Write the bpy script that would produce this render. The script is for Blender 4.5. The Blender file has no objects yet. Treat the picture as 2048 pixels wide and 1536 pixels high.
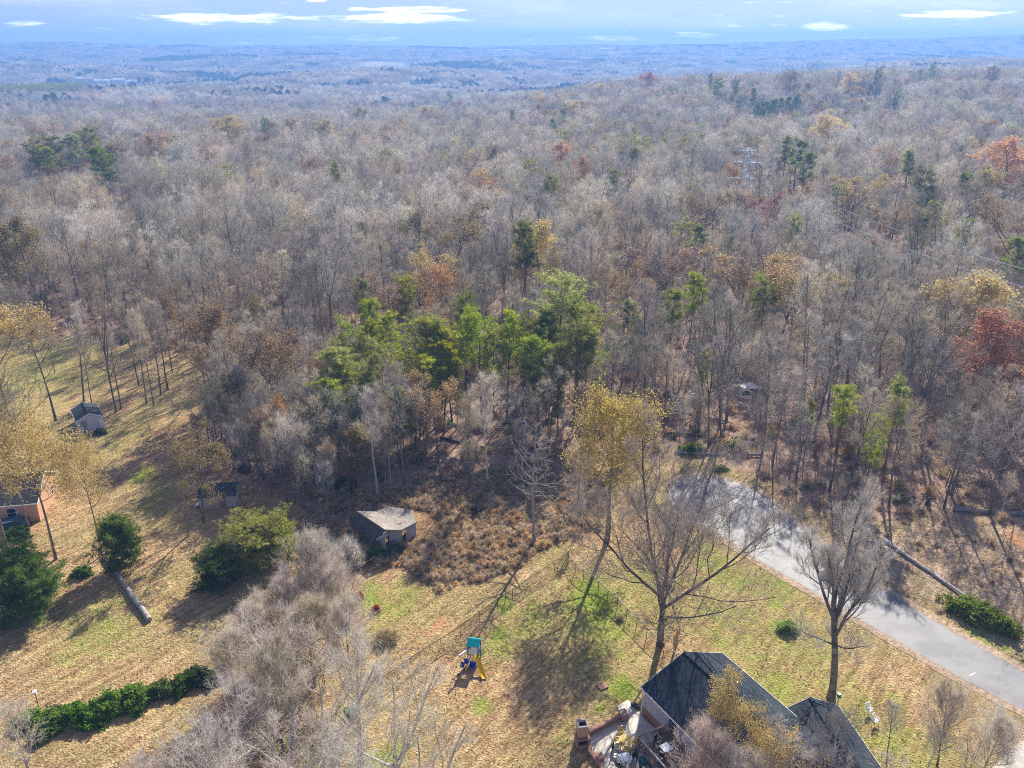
import bpy, math, random
import numpy as np
from mathutils import Vector, Matrix, noise as mnoise
R = math.radians
rng = np.random.default_rng(7)
random.seed(7)
SC = bpy.context.scene
COL = SC.collection

# ------------------------------------------------------------ camera, sky, sun
CAM_H = 55.0
PITCH = 21.801
F = 1700.0                       # focal length in pixels of the 2048 wide photograph
cam = bpy.data.cameras.new('camera'); camo = bpy.data.objects.new('camera', cam); COL.objects.link(camo)
cam.sensor_width = 36; cam.lens = F / 2048 * 36; cam.clip_start = 0.5; cam.clip_end = 30000
camo.location = (0, 0, CAM_H); camo.rotation_euler = (R(90 - PITCH), 0, 0)
SC.camera = camo
SUN_EL, SUN_AZ = 33.0, 18.0      # azimuth from +Y towards +X
wd = bpy.data.worlds.new('World'); SC.world = wd; wd.use_nodes = True
nt = wd.node_tree; nt.nodes.clear()
def wn(t, **k):
    n = nt.nodes.new(t)
    for a, b in k.items(): setattr(n, a, b)
    return n
def wl(a, b): nt.links.new(a, b)
out = wn('ShaderNodeOutputWorld'); bg = wn('ShaderNodeBackground')
sky = wn('ShaderNodeTexSky', sky_type='NISHITA', sun_disc=False, sun_elevation=R(SUN_EL), sun_rotation=R(SUN_AZ),
         altitude=300, air_density=1.0, dust_density=0.1, ozone_density=3.0)
tc = wn('ShaderNodeTexCoord')
lift = wn('ShaderNodeVectorMath', operation='ADD'); lift.inputs[1].default_value = (0, 0, 0.11)
wl(tc.outputs['Generated'], lift.inputs[0]); nrm = wn('ShaderNodeVectorMath', operation='NORMALIZE')
wl(lift.outputs[0], nrm.inputs[0]); wl(nrm.outputs[0], sky.inputs['Vector'])
tint = wn('ShaderNodeMix', data_type='RGBA', blend_type='MULTIPLY'); tint.inputs['Factor'].default_value = 1
tint.inputs[7].default_value = (0.96, 0.75, 0.95, 1); wl(sky.outputs[0], tint.inputs[6])
# clouds: azimuth / elevation of each ray, flat lens shaped banks broken up by noise
sep = wn('ShaderNodeSeparateXYZ'); wl(tc.outputs['Generated'], sep.inputs[0])
az = wn('ShaderNodeMath', operation='ARCTAN2'); wl(sep.outputs[0], az.inputs[0]); wl(sep.outputs[1], az.inputs[1])
el = wn('ShaderNodeMath', operation='ARCSINE'); wl(sep.outputs[2], el.inputs[0])
azel = wn('ShaderNodeCombineXYZ'); wl(az.outputs[0], azel.inputs[0]); wl(el.outputs[0], azel.inputs[1])
stretch = wn('ShaderNodeVectorMath', operation='MULTIPLY'); stretch.inputs[1].default_value = (16, 150, 1); wl(azel.outputs[0], stretch.inputs[0])
cn = wn('ShaderNodeTexNoise'); cn.inputs['Scale'].default_value = 1.6; cn.inputs['Detail'].default_value = 6; cn.inputs['Roughness'].default_value = 0.55
wl(stretch.outputs[0], cn.inputs['Vector'])
def px_azel(px, py):
    a = (px - 1024) / F; b = -(py - 768) / F; p = R(PITCH)
    d = Vector((a, math.cos(p) + b * math.sin(p), -math.sin(p) + b * math.cos(p))).normalized()
    return math.atan2(d.x, d.y), math.asin(d.z)
CLOUDS = [(455, 37, 175, 10, 1.0), (800, 37, 150, 11, 1.1), (820, 20, 115, 8, .95), (1650, 52, 60, 8, 1), (1912, 29, 100, 9, 1),
          (1385, 70, 52, 7, .9), (1222, 76, 62, 7, .9), (1465, 53, 26, 6, .5), (45, 47, 42, 6, .55), (740, 76, 75, 7, .8),
          (635, 77, 34, 6, .6), (495, 84, 42, 5, .45), (95, 87, 70, 6, .7), (990, 44, 18, 4, .3), (630, 1, 30, 4, .5),
          (1055, 80, 20, 4, .5), (1730, 83, 90, 6, .6), (1560, 50, 60, 5, .25), (-190, 60, 120, 9, .9), (2230, 45, 120, 9, .9), (300, -60, 200, 14, .8),
          (1500, -70, 240, 16, .8), (960, -120, 300, 20, .7)]
acc = None
for (px, py, wx, wy, st) in CLOUDS:
    a0, e0 = px_azel(px, py)
    s = wn('ShaderNodeVectorMath', operation='SUBTRACT'); s.inputs[1].default_value = (a0, e0, 0); wl(azel.outputs[0], s.inputs[0])
    m = wn('ShaderNodeVectorMath', operation='MULTIPLY'); m.inputs[1].default_value = (F / wx, F / wy, 0); wl(s.outputs[0], m.inputs[0])
    l = wn('ShaderNodeVectorMath', operation='LENGTH'); wl(m.outputs[0], l.inputs[0])
    r = wn('ShaderNodeMapRange', interpolation_type='SMOOTHSTEP'); r.inputs[1].default_value = 1.25; r.inputs[2].default_value = 0.25
    r.inputs[3].default_value = 0; r.inputs[4].default_value = st; wl(l.outputs['Value'], r.inputs[0])
    if acc is None: acc = r.outputs[0]
    else:
        x = wn('ShaderNodeMath', operation='MAXIMUM'); wl(acc, x.inputs[0]); wl(r.outputs[0], x.inputs[1]); acc = x.outputs[0]
brk = wn('ShaderNodeMapRange'); brk.inputs[1].default_value = 0.25; brk.inputs[2].default_value = 0.75; brk.inputs[3].default_value = -0.85; brk.inputs[4].default_value = 0.5
wl(cn.outputs[0], brk.inputs[0])
ad = wn('ShaderNodeMath', operation='ADD'); wl(acc, ad.inputs[0]); wl(brk.outputs[0], ad.inputs[1])
cl = wn('ShaderNodeMapRange', interpolation_type='SMOOTHSTEP'); cl.inputs[1].default_value = 0.05; cl.inputs[2].default_value = 0.95; wl(ad.outputs[0], cl.inputs[0])
# thin high veil
vs = wn('ShaderNodeVectorMath', operation='MULTIPLY'); vs.inputs[1].default_value = (5, 40, 1); wl(azel.outputs[0], vs.inputs[0])
vn = wn('ShaderNodeTexNoise'); vn.inputs['Scale'].default_value = 1.0; vn.inputs['Detail'].default_value = 5; wl(vs.outputs[0], vn.inputs['Vector'])
vr = wn('ShaderNodeMapRange'); vr.inputs[1].default_value = 0.45; vr.inputs[2].default_value = 0.8; vr.inputs[3].default_value = 0; vr.inputs[4].default_value = 0.22; wl(vn.outputs[0], vr.inputs[0])
cm = wn('ShaderNodeMath', operation='MAXIMUM'); wl(cl.outputs[0], cm.inputs[0]); wl(vr.outputs[0], cm.inputs[1])
mx = wn('ShaderNodeMix', data_type='RGBA'); wl(cm.outputs[0], mx.inputs['Factor']); wl(tint.outputs[2], mx.inputs[6])
SKY_S = 0.085
cn2 = wn('ShaderNodeTexNoise'); cn2.inputs['Scale'].default_value = 4.0; cn2.inputs['Detail'].default_value = 4; wl(stretch.outputs[0], cn2.inputs['Vector'])
cc = wn('ShaderNodeMix', data_type='RGBA'); cc.inputs[6].default_value = (.82 / SKY_S, .84 / SKY_S, .98 / SKY_S, 1); cc.inputs[7].default_value = (1.5 / SKY_S, 1.46 / SKY_S, 1.48 / SKY_S, 1)
cr = wn('ShaderNodeMapRange'); cr.inputs[1].default_value = .35; cr.inputs[2].default_value = .6; wl(cn2.outputs[0], cr.inputs[0]); wl(cr.outputs[0], cc.inputs['Factor']); wl(cc.outputs[2], mx.inputs[7])
wl(mx.outputs[2], bg.inputs[0]); bg.inputs[1].default_value = SKY_S; wl(bg.outputs[0], out.inputs[0])

sun = bpy.data.lights.new('sun', 'SUN'); suno = bpy.data.objects.new('sun', sun); COL.objects.link(suno)
sun.energy = 5.0; sun.angle = R(0.55); sun.color = (1.0, 0.935, 0.80)
sd = Vector((math.sin(R(SUN_AZ)) * math.cos(R(SUN_EL)), math.cos(R(SUN_AZ)) * math.cos(R(SUN_EL)), math.sin(R(SUN_EL))))
suno.rotation_euler = sd.to_track_quat('Z', 'Y').to_euler(); suno.location = (40, 60, 120)
SC.view_settings.view_transform = 'Standard'; SC.view_settings.look = 'None'; SC.view_settings.gamma = 1
SC.view_settings.use_curve_mapping = False
SC.view_settings.exposure = 0.92
cy = SC.cycles
cy.max_bounces = 5; cy.diffuse_bounces = 3; cy.glossy_bounces = 2; cy.transmission_bounces = 3; cy.volume_bounces = 1
cy.transparent_max_bounces = 4; cy.use_denoising = False; cy.sample_clamp_indirect = 4
cy.pixel_filter_type = 'BLACKMAN_HARRIS'; cy.filter_width = 1.0

# ------------------------------------------------------------ helpers
def ss(a, b, x):
    t = np.clip((np.asarray(x, float) - a) / (b - a), 0, 1); return t * t * (3 - 2 * t)
def at(px, py, z=0.0):
    a = (px - 1024) / F; b = -(py - 768) / F; p = R(PITCH)
    d = (a, math.cos(p) + b * math.sin(p), -math.sin(p) + b * math.cos(p))
    t = (z - CAM_H) / d[2]; return d[0] * t, d[1] * t
def proj(x, y, z):
    dz = z - CAM_H; p = R(PITCH)
    dep = y * math.cos(p) - dz * math.sin(p); up = y * math.sin(p) + dz * math.cos(p)
    return 1024 + F * x / dep, 768 - F * up / dep, dep
_rx = [(-900, 88), (0, 86), (100, 84), (200, 88), (330, 90), (380, 87), (420, 91), (700, 91), (1024, 92), (1300, 89), (1500, 86), (1650, 81), (1800, 77), (1950, 74), (2048, 71), (2300, 71), (3000, 76)]
_ra = [px_azel(a, b) for a, b in _rx]
def terrain(x, y):
    x = np.asarray(x, float); y = np.asarray(y, float)
    yy = np.maximum(y, 1.0); a = x / yy
    right = ss(-0.12, 0.22, a)
    h = -17 * ss(380, 900, y) * (1 - right) - 3 * ss(200, 420, y) * (1 - right)
    h = h + right * ((7 + 5 * ss(.2, .42, a)) * ss(450, 800, y) - 34 * ss(880, 1350, y))
    h = h - 3 * ss(900, 1500, y) * (1 - right)
    h = h + right * ss(0.30, 0.62, a) * 42 * ss(1150, 1500, y) * (1 - ss(1700, 2200, y))
    roll = np.sin(x / 231 + 1.3 + y / 410) * np.sin(y / 187 + .4 - x / 530) + .6 * np.sin(x / 119 - y / 97) * np.sin(y / 141 + x / 300)
    h = h + roll * (1.2 * ss(220, 500, y) + 13 * ss(1000, 1900, y))
    h = h + 34 * ss(1900, 4000, y)
    d = np.hypot(x, y)
    e = np.interp(np.arctan2(x, yy), [q[0] for q in _ra], [q[1] for q in _ra])
    top = CAM_H + np.tan(e) * d - 13 + 2.5 * np.sin(x / 173.) + 1.5 * np.sin(x / 61. + 2)
    k = ss(3400, 3950, y)
    h = h * (1 - k) + top * k
    return h
def on_terrain(px, py, lift=0.0):
    a = (px - 1024) / F; b = -(py - 768) / F; p = R(PITCH)
    d = np.array([a, math.cos(p) + b * math.sin(p), -math.sin(p) + b * math.cos(p)])
    t = np.arange(30, 5200, 2.0)
    z = CAM_H + d[2] * t; h = terrain(d[0] * t, d[1] * t) + lift
    i = np.argmax(z < h) if (z < h).any() else len(t) - 1
    return d[0] * t[i], d[1] * t[i], float(h[i] - lift)

_tags = {}
def tag(o, label=None, cat=None, group=None, kind=None):
    if label: o['label'] = label
    if cat: o['category'] = cat
    if group: o['group'] = group
    if kind: o['kind'] = kind
    return o
def mesh_obj(name, me, parent=None, loc=None):
    o = bpy.data.objects.new(name, me); COL.objects.link(o)
    if parent: o.parent = parent
    if loc is not None: o.location = loc
    return o
def empty(name, loc, rz=0, label=None, cat=None, group=None, scale=1.0):
    o = bpy.data.objects.new(name, None); COL.objects.link(o); o.location = loc; o.rotation_euler = (0, 0, rz)
    o.empty_display_size = .5; o.scale = (scale,) * 3 if not isinstance(scale, tuple) else scale
    return tag(o, label, cat, group)

class MB:
    """collects boxes, tubes, prisms and loose faces into one mesh"""
    def __init__(s): s.v = []; s.f = []; s.n = 0; s.m = []
    def add(s, v, f, mi=0):
        v = np.asarray(v, float).reshape(-1, 3); s.v.append(v)
        for q in f: s.f.append(tuple(int(i) + s.n for i in q)); s.m.append(mi)
        s.n += len(v); return s
    def box(s, c, size, rz=0, mi=0, rx=0, ry=0):
        x, y, z = [q / 2 for q in size]
        v = np.array([(-x, -y, -z), (x, -y, -z), (x, y, -z), (-x, y, -z), (-x, -y, z), (x, -y, z), (x, y, z), (-x, y, z)])
        M = np.array(Matrix.Rotation(rz, 3, 'Z') @ Matrix.Rotation(ry, 3, 'Y') @ Matrix.Rotation(rx, 3, 'X'))
        return s.add(v @ M.T + np.array(c), [(0, 3, 2, 1), (4, 5, 6, 7), (0, 1, 5, 4), (1, 2, 6, 5), (2, 3, 7, 6), (3, 0, 4, 7)], mi)
    def bar(s, a, b, w=.05, t=None, mi=0):
        """square bar from a to b"""
        a = np.array(a, float); b = np.array(b, float); d = b - a; L = np.linalg.norm(d) or 1e-6; d = d / L
        up = np.array([0, 0, 1.]) if abs(d[2]) < .95 else np.array([1., 0, 0])
        sx = np.cross(d, up); sx /= np.linalg.norm(sx); sy = np.cross(sx, d)
        t = w if t is None else t
        v = [p + sx * i * w / 2 + sy * j * t / 2 for p in (a, b) for i, j in ((-1, -1), (1, -1), (1, 1), (-1, 1))]
        return s.add(v, [(0, 3, 2, 1), (4, 5, 6, 7), (0, 1, 5, 4), (1, 2, 6, 5), (2, 3, 7, 6), (3, 0, 4, 7)], mi)
    def tube(s, pts, rad, n=8, mi=0, cap=True):
        pts = np.array(pts, float); rad = np.ones(len(pts)) * rad if np.isscalar(rad) else np.array(rad)
        V = []
        for i, p in enumerate(pts):
            d = pts[min(i + 1, len(pts) - 1)] - pts[max(i - 1, 0)]; d = d / (np.linalg.norm(d) or 1)
            up = np.array([0, 0, 1.]) if abs(d[2]) < .9 else np.array([1., 0, 0])
            sx = np.cross(d, up); sx /= np.linalg.norm(sx); sy = np.cross(sx, d)
            for k in range(n):
                a = 2 * math.pi * k / n; V.append(p + (sx * math.cos(a) + sy * math.sin(a)) * rad[i])
        Fc = [(i * n + k, i * n + (k + 1) % n, (i + 1) * n + (k + 1) % n, (i + 1) * n + k) for i in range(len(pts) - 1) for k in range(n)]
        if cap: Fc += [tuple(range(n - 1, -1, -1)), tuple(range((len(pts) - 1) * n, len(pts) * n))]
        return s.add(V, Fc, mi)
    def prism(s, poly, z0, z1, mi=0):
        n = len(poly); V = [(x, y, z0) for x, y in poly] + [(x, y, z1) for x, y in poly]
        return s.add(V, [tuple(range(n - 1, -1, -1)), tuple(range(n, 2 * n))] + [(i, (i + 1) % n, n + (i + 1) % n, n + i) for i in range(n)], mi)
    def slab(s, quad, t, mi=0):
        """quad of four 3-D corners thickened downwards by t along its normal"""
        q = np.array(quad, float); nrm_ = np.cross(q[1] - q[0], q[2] - q[1]); nrm_ /= np.linalg.norm(nrm_)
        if nrm_[2] < 0: nrm_ = -nrm_
        V = list(q) + list(q - nrm_ * t); n = len(q)
        return s.add(V, [tuple(range(n)), tuple(range(2 * n - 1, n - 1, -1))] + [(i, n + i, n + (i + 1) % n, (i + 1) % n) for i in range(n)], mi)
    def mesh(s, name, mats):
        me = bpy.data.meshes.new(name)
        V = np.concatenate(s.v) if s.v else np.zeros((0, 3))
        me.from_pydata(V.tolist(), [], s.f)
        for m in (mats if isinstance(mats, (list, tuple)) else [mats]): me.materials.append(m)
        if any(s.m): me.polygons.foreach_set('material_index', s.m)
        me.update(); return me
    def build(s, name, mats, parent=None, loc=None, bevel=0):
        o = mesh_obj(name, s.mesh(name, mats), parent, loc)
        if bevel:
            b = o.modifiers.new('bevel', 'BEVEL'); b.width = bevel; b.segments = 1; b.limit_method = 'ANGLE'
        return o

def fast_mesh(name, verts, faces_list, mats, smooth_upto=0):
    """verts (N,3); faces_list = [(int array (M,k), material index)]"""
    me = bpy.data.meshes.new(name)
    nv = len(verts); me.vertices.add(nv); me.vertices.foreach_set('co', np.asarray(verts, np.float32).ravel())
    loops = np.concatenate([f.ravel() for f, _ in faces_list]).astype(np.int32)
    tot = np.concatenate([np.full(len(f), f.shape[1]) for f, _ in faces_list]).astype(np.int32)
    mi = np.concatenate([np.full(len(f), m) for f, m in faces_list]).astype(np.int32)
    start = np.concatenate([[0], np.cumsum(tot)[:-1]]).astype(np.int32)
    me.loops.add(len(loops)); me.loops.foreach_set('vertex_index', loops)
    me.polygons.add(len(tot)); me.polygons.foreach_set('loop_start', start); me.polygons.foreach_set('loop_total', tot)
    me.polygons.foreach_set('material_index', mi)
    for m in mats: me.materials.append(m)
    me.update(calc_edges=True); me.validate()
    return me

# ------------------------------------------------------------ materials
def new_mat(name):
    m = bpy.data.materials.new(name); m.use_nodes = True; t = m.node_tree
    b = t.nodes['Principled BSDF']; b.inputs['Specular IOR Level'].default_value = .25
    return m, t, b
def N(t, typ, **k):
    n = t.nodes.new(typ)
    for a, b in k.items(): setattr(n, a, b)
    return n
def mixc(t, fac, a, b, blend='MIX'):
    n = N(t, 'ShaderNodeMix', data_type='RGBA', blend_type=blend)
    for s, v in ((n.inputs['Factor'], fac), (n.inputs[6], a), (n.inputs[7], b)):
        if isinstance(v, (int, float)): s.default_value = v
        elif isinstance(v, tuple): s.default_value = (*v[:3], 1)
        else: t.links.new(v, s)
    return n.outputs[2]
def maprange(t, v, a, b, c=0., d=1., smooth=True):
    n = N(t, 'ShaderNodeMapRange', interpolation_type='SMOOTHSTEP' if smooth else 'LINEAR')
    for i, q in enumerate((a, b, c, d)): n.inputs[i + 1].default_value = q
    t.links.new(v, n.inputs[0]); return n.outputs[0]
def noise(t, scale, detail=4, rough=.6, vec=None, stretch=None, dim='3D'):
    n = N(t, 'ShaderNodeTexNoise'); n.inputs['Scale'].default_value = scale; n.inputs['Detail'].default_value = detail; n.inputs['Roughness'].default_value = rough
    if vec is None:
        vec = N(t, 'ShaderNodeTexCoord').outputs['Object']
    if stretch:
        m = N(t, 'ShaderNodeMapping', vector_type='TEXTURE'); m.inputs['Rotation'].default_value = stretch[0]; m.inputs['Scale'].default_value = [1 / q for q in stretch[1]]
        t.links.new(vec, m.inputs[0]); vec = m.outputs[0]
    t.links.new(vec, n.inputs['Vector']); return n.outputs[0]
def plain(name, col, rough=.7, var=.25, scale=3., bump=0., metal=0.):
    m, t, b = new_mat(name)
    n = noise(t, scale, 5, .65)
    d = tuple(c * (1 - var) for c in col); l = tuple(min(1, c * (1 + var)) for c in col)
    t.links.new(mixc(t, maprange(t, n, .3, .7), d, l), b.inputs['Base Color'])
    b.inputs['Roughness'].default_value = rough; b.inputs['Metallic'].default_value = metal
    if bump:
        bp = N(t, 'ShaderNodeBump'); bp.inputs['Strength'].default_value = bump; bp.inputs['Distance'].default_value = .02
        t.links.new(noise(t, scale * 8, 3), bp.inputs['Height']); t.links.new(bp.outputs[0], b.inputs['Normal'])
    return m
def wood_mat(name, dark, light, stretch=(30, 1, 1)):
    m, t, b = new_mat(name)
    n = noise(t, 2, 6, .7, stretch=((0, 0, 0), stretch))
    t.links.new(mixc(t, maprange(t, n, .3, .7), dark, light), b.inputs['Base Color']); b.inputs['Roughness'].default_value = .8
    return m
def tree_mat(name, dark, light, hue=.03, val=.35, sat=.3, translucent=0., rough=.8, own=True):
    """bark / twig / leaf colour that varies inside the crown and from tree to tree"""
    m, t, b = new_mat(name)
    oi = N(t, 'ShaderNodeObjectInfo')
    n = noise(t, 1.3, 3, .6)
    c = mixc(t, maprange(t, n, .3, .7), dark, light)
    hs = N(t, 'ShaderNodeHueSaturation'); t.links.new(c, hs.inputs['Color'])
    t.links.new(maprange(t, oi.outputs['Random'], 0, 1, .5 - hue, .5 + hue, False), hs.inputs['Hue'])
    mu = N(t, 'ShaderNodeMath', operation='MULTIPLY'); mu.inputs[1].default_value = 7.31; t.links.new(oi.outputs['Random'], mu.inputs[0])
    fr = N(t, 'ShaderNodeMath', operation='FRACT'); t.links.new(mu.outputs[0], fr.inputs[0])
    t.links.new(maprange(t, fr.outputs[0], 0, 1, 1 - val, 1 + val, False), hs.inputs['Value'])
    mu2 = N(t, 'ShaderNodeMath', operation='MULTIPLY'); mu2.inputs[1].default_value = 23.7; t.links.new(oi.outputs['Random'], mu2.inputs[0])
    fr2 = N(t, 'ShaderNodeMath', operation='FRACT'); t.links.new(mu2.outputs[0], fr2.inputs[0])
    t.links.new(maprange(t, fr2.outputs[0], 0, 1, 1 - sat, 1 + sat, False), hs.inputs['Saturation'])
    c = hs.outputs[0]
    if own: c = mixc(t, 1.0, c, oi.outputs['Color'], 'MULTIPLY')
    t.links.new(c, b.inputs['Base Color']); b.inputs['Roughness'].default_value = rough
    if translucent:
        tr = N(t, 'ShaderNodeBsdfTranslucent'); t.links.new(c, tr.inputs[0])
        mxs = N(t, 'ShaderNodeMixShader'); mxs.inputs[0].default_value = translucent
        t.links.new(b.outputs[0], mxs.inputs[1]); t.links.new(tr.outputs[0], mxs.inputs[2])
        t.links.new(mxs.outputs[0], t.nodes['Material Output'].inputs[0])
    return m
BARK = tree_mat('bark', (.10, .085, .065), (.27, .235, .19), val=.3)
TWIG = tree_mat('twig', (.39, .35, .28), (.65, .595, .49), val=.40, hue=.03, sat=.6, translucent=.38)
PALE = tree_mat('pale_bark', (.42, .39, .34), (.62, .59, .54), val=.12)
PBARK = tree_mat('pine_bark', (.10, .07, .055), (.20, .15, .12))
LEAF = tree_mat('leaf', (.30, .30, .30), (.55, .55, .55), hue=.02, val=.2, sat=.15, translucent=.45)
NEEDLE = tree_mat('needle', (.20, .215, .04), (.46, .47, .10), hue=.02, val=.25, translucent=.55)
CEDARM = tree_mat('cedar_foliage', (.09, .12, .03), (.21, .25, .06), hue=.01, val=.1, translucent=.45)
BRUSH = tree_mat('dry_brush', (.46, .33, .18), (.82, .65, .41), hue=.015, val=.3, translucent=.3)

BRTW = tree_mat('brush_stem', (.46, .34, .21), (.76, .62, .44), hue=.02, val=.3, translucent=.4)
# ------------------------------------------------------------ growing trees
def unit(a): return a / np.maximum(np.linalg.norm(a, axis=-1, keepdims=True), 1e-9)
def tubes(P, Rr, s):
    n, k, _ = P.shape
    D = np.empty_like(P); D[:, 1:-1] = P[:, 2:] - P[:, :-2]; D[:, 0] = P[:, 1] - P[:, 0]; D[:, -1] = P[:, -1] - P[:, -2]
    D = unit(D); up = np.where(np.abs(D[..., 2:3]) < .9, np.array([0, 0, 1.]), np.array([1., 0, 0]))
    X = unit(np.cross(D, up)); Y = np.cross(X, D)
    a = np.arange(s) * 2 * np.pi / s
    V = P[:, :, None] + (X[:, :, None] * np.cos(a)[None, None, :, None] + Y[:, :, None] * np.sin(a)[None, None, :, None]) * Rr[:, :, None, None]
    base = (np.arange(n) * k * s)[:, None, None]; i = np.arange(k - 1)[None, :, None] * s; j = np.arange(s)[None, None, :]; j2 = (j + 1) % s
    Fq = np.stack([base + i + j, base + i + j2, base + i + s + j2, base + i + s + j], -1).reshape(-1, 4)
    return V.reshape(-1, 3), Fq
def curve(p0, d0, L, k, up, wob, r):
    n = len(p0); P = np.empty((n, k + 1, 3)); P[:, 0] = p0; d = unit(d0)
    for i in range(k):
        d = unit(d + np.array([0, 0, 1.]) * (np.asarray(up).reshape(-1, 1) / k) + r.normal(0, wob, (n, 3)))
        P[:, i + 1] = P[:, i] + d * (L / k)[:, None]
    return P
def branch(P, Rr, m, t0, t1, ang, Lf, k, up, wob, ratio, r, spiral=False):
    """m children on every parent; Lf(parent length, t) gives the child length"""
    n, kk, _ = P.shape; kk -= 1
    t = t0 + (t1 - t0) * (np.arange(m)[None] + r.uniform(.1, .9, (n, m))) / m
    f = np.clip(t * kk, 0, kk - 1e-4); i = f.astype(int); w = (f - i)[..., None]
    ar = np.arange(n)[:, None]; A = P[ar, i]; B = P[ar, i + 1]; p0 = (A + (B - A) * w).reshape(-1, 3)
    T = unit(B - A).reshape(-1, 3)
    pr = (Rr[ar, i] * (1 - w[..., 0]) + Rr[ar, i + 1] * w[..., 0]).reshape(-1)
    ax = unit(np.cross(T, np.where(np.abs(T[:, 2:3]) < .9, np.array([0, 0, 1.]), np.array([1., 0, 0]))))
    ay = np.cross(T, ax)
    if spiral: ph = (np.arange(m)[None] * 2.4 + r.uniform(0, 6.28, (n, 1)) + r.normal(0, .35, (n, m))).reshape(-1)
    else: ph = r.uniform(0, 6.283, n * m)
    side = ax * np.cos(ph)[:, None] + ay * np.sin(ph)[:, None]
    an = np.radians(ang(t.reshape(-1)) if callable(ang) else ang) + r.normal(0, .13, n * m)
    d = T * np.cos(an)[:, None] + side * np.sin(an)[:, None]
    plen = np.linalg.norm(np.diff(P, axis=1), axis=-1).sum(1)
    L = Lf(np.repeat(plen, m), t.reshape(-1)) * r.uniform(.7, 1.25, n * m)
    C = curve(p0, d, L, k, up, wob, r)
    r0 = np.minimum(pr * ratio, pr * .95)
    RR = r0[:, None] * np.linspace(1, .35, k + 1)[None]
    return C, RR, L
def ribbons(P0, P1, w, r):
    n = len(P0); d = unit(P1 - P0); s = unit(np.cross(d, r.normal(0, 1, (n, 3)))) * (np.asarray(w).reshape(-1, 1) / 2)
    V = np.stack([P0 - s, P0 + s, P1], 1).reshape(-1, 3)
    return V, np.arange(3 * n).reshape(-1, 3)
def leaves(C, size, r, up=0.):
    n = len(C); a = unit(r.normal(0, 1, (n, 3)) * np.array([1, 1, 1 - up])); b = unit(np.cross(a, r.normal(0, 1, (n, 3))))
    s = size * r.uniform(.6, 1.3, (n, 1))
    V = np.stack([C - a * s * .5, C + b * s * .42, C + a * s * .6, C - b * s * .42], 1).reshape(-1, 3)
    return V, np.arange(4 * n).reshape(-1, 4)
class TM:
    def __init__(s): s.V = []; s.F = []; s.n = 0
    def add(s, vf, mi):
        v, f = vf; s.V.append(v); s.F.append((f + s.n, mi)); s.n += len(v)
    def mesh(s, name, mats): return fast_mesh(name, np.concatenate(s.V), s.F, mats)
def trunk_curve(H, lean, r, k=8, wob=.03):
    d = np.array([[lean * math.cos(r.uniform(0, 6.28)), lean * math.sin(r.uniform(0, 6.28)), 1.]])
    return curve(np.zeros((1, 3)) - [0, 0, .3], d, np.array([H]), k, .15, wob, r)

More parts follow.
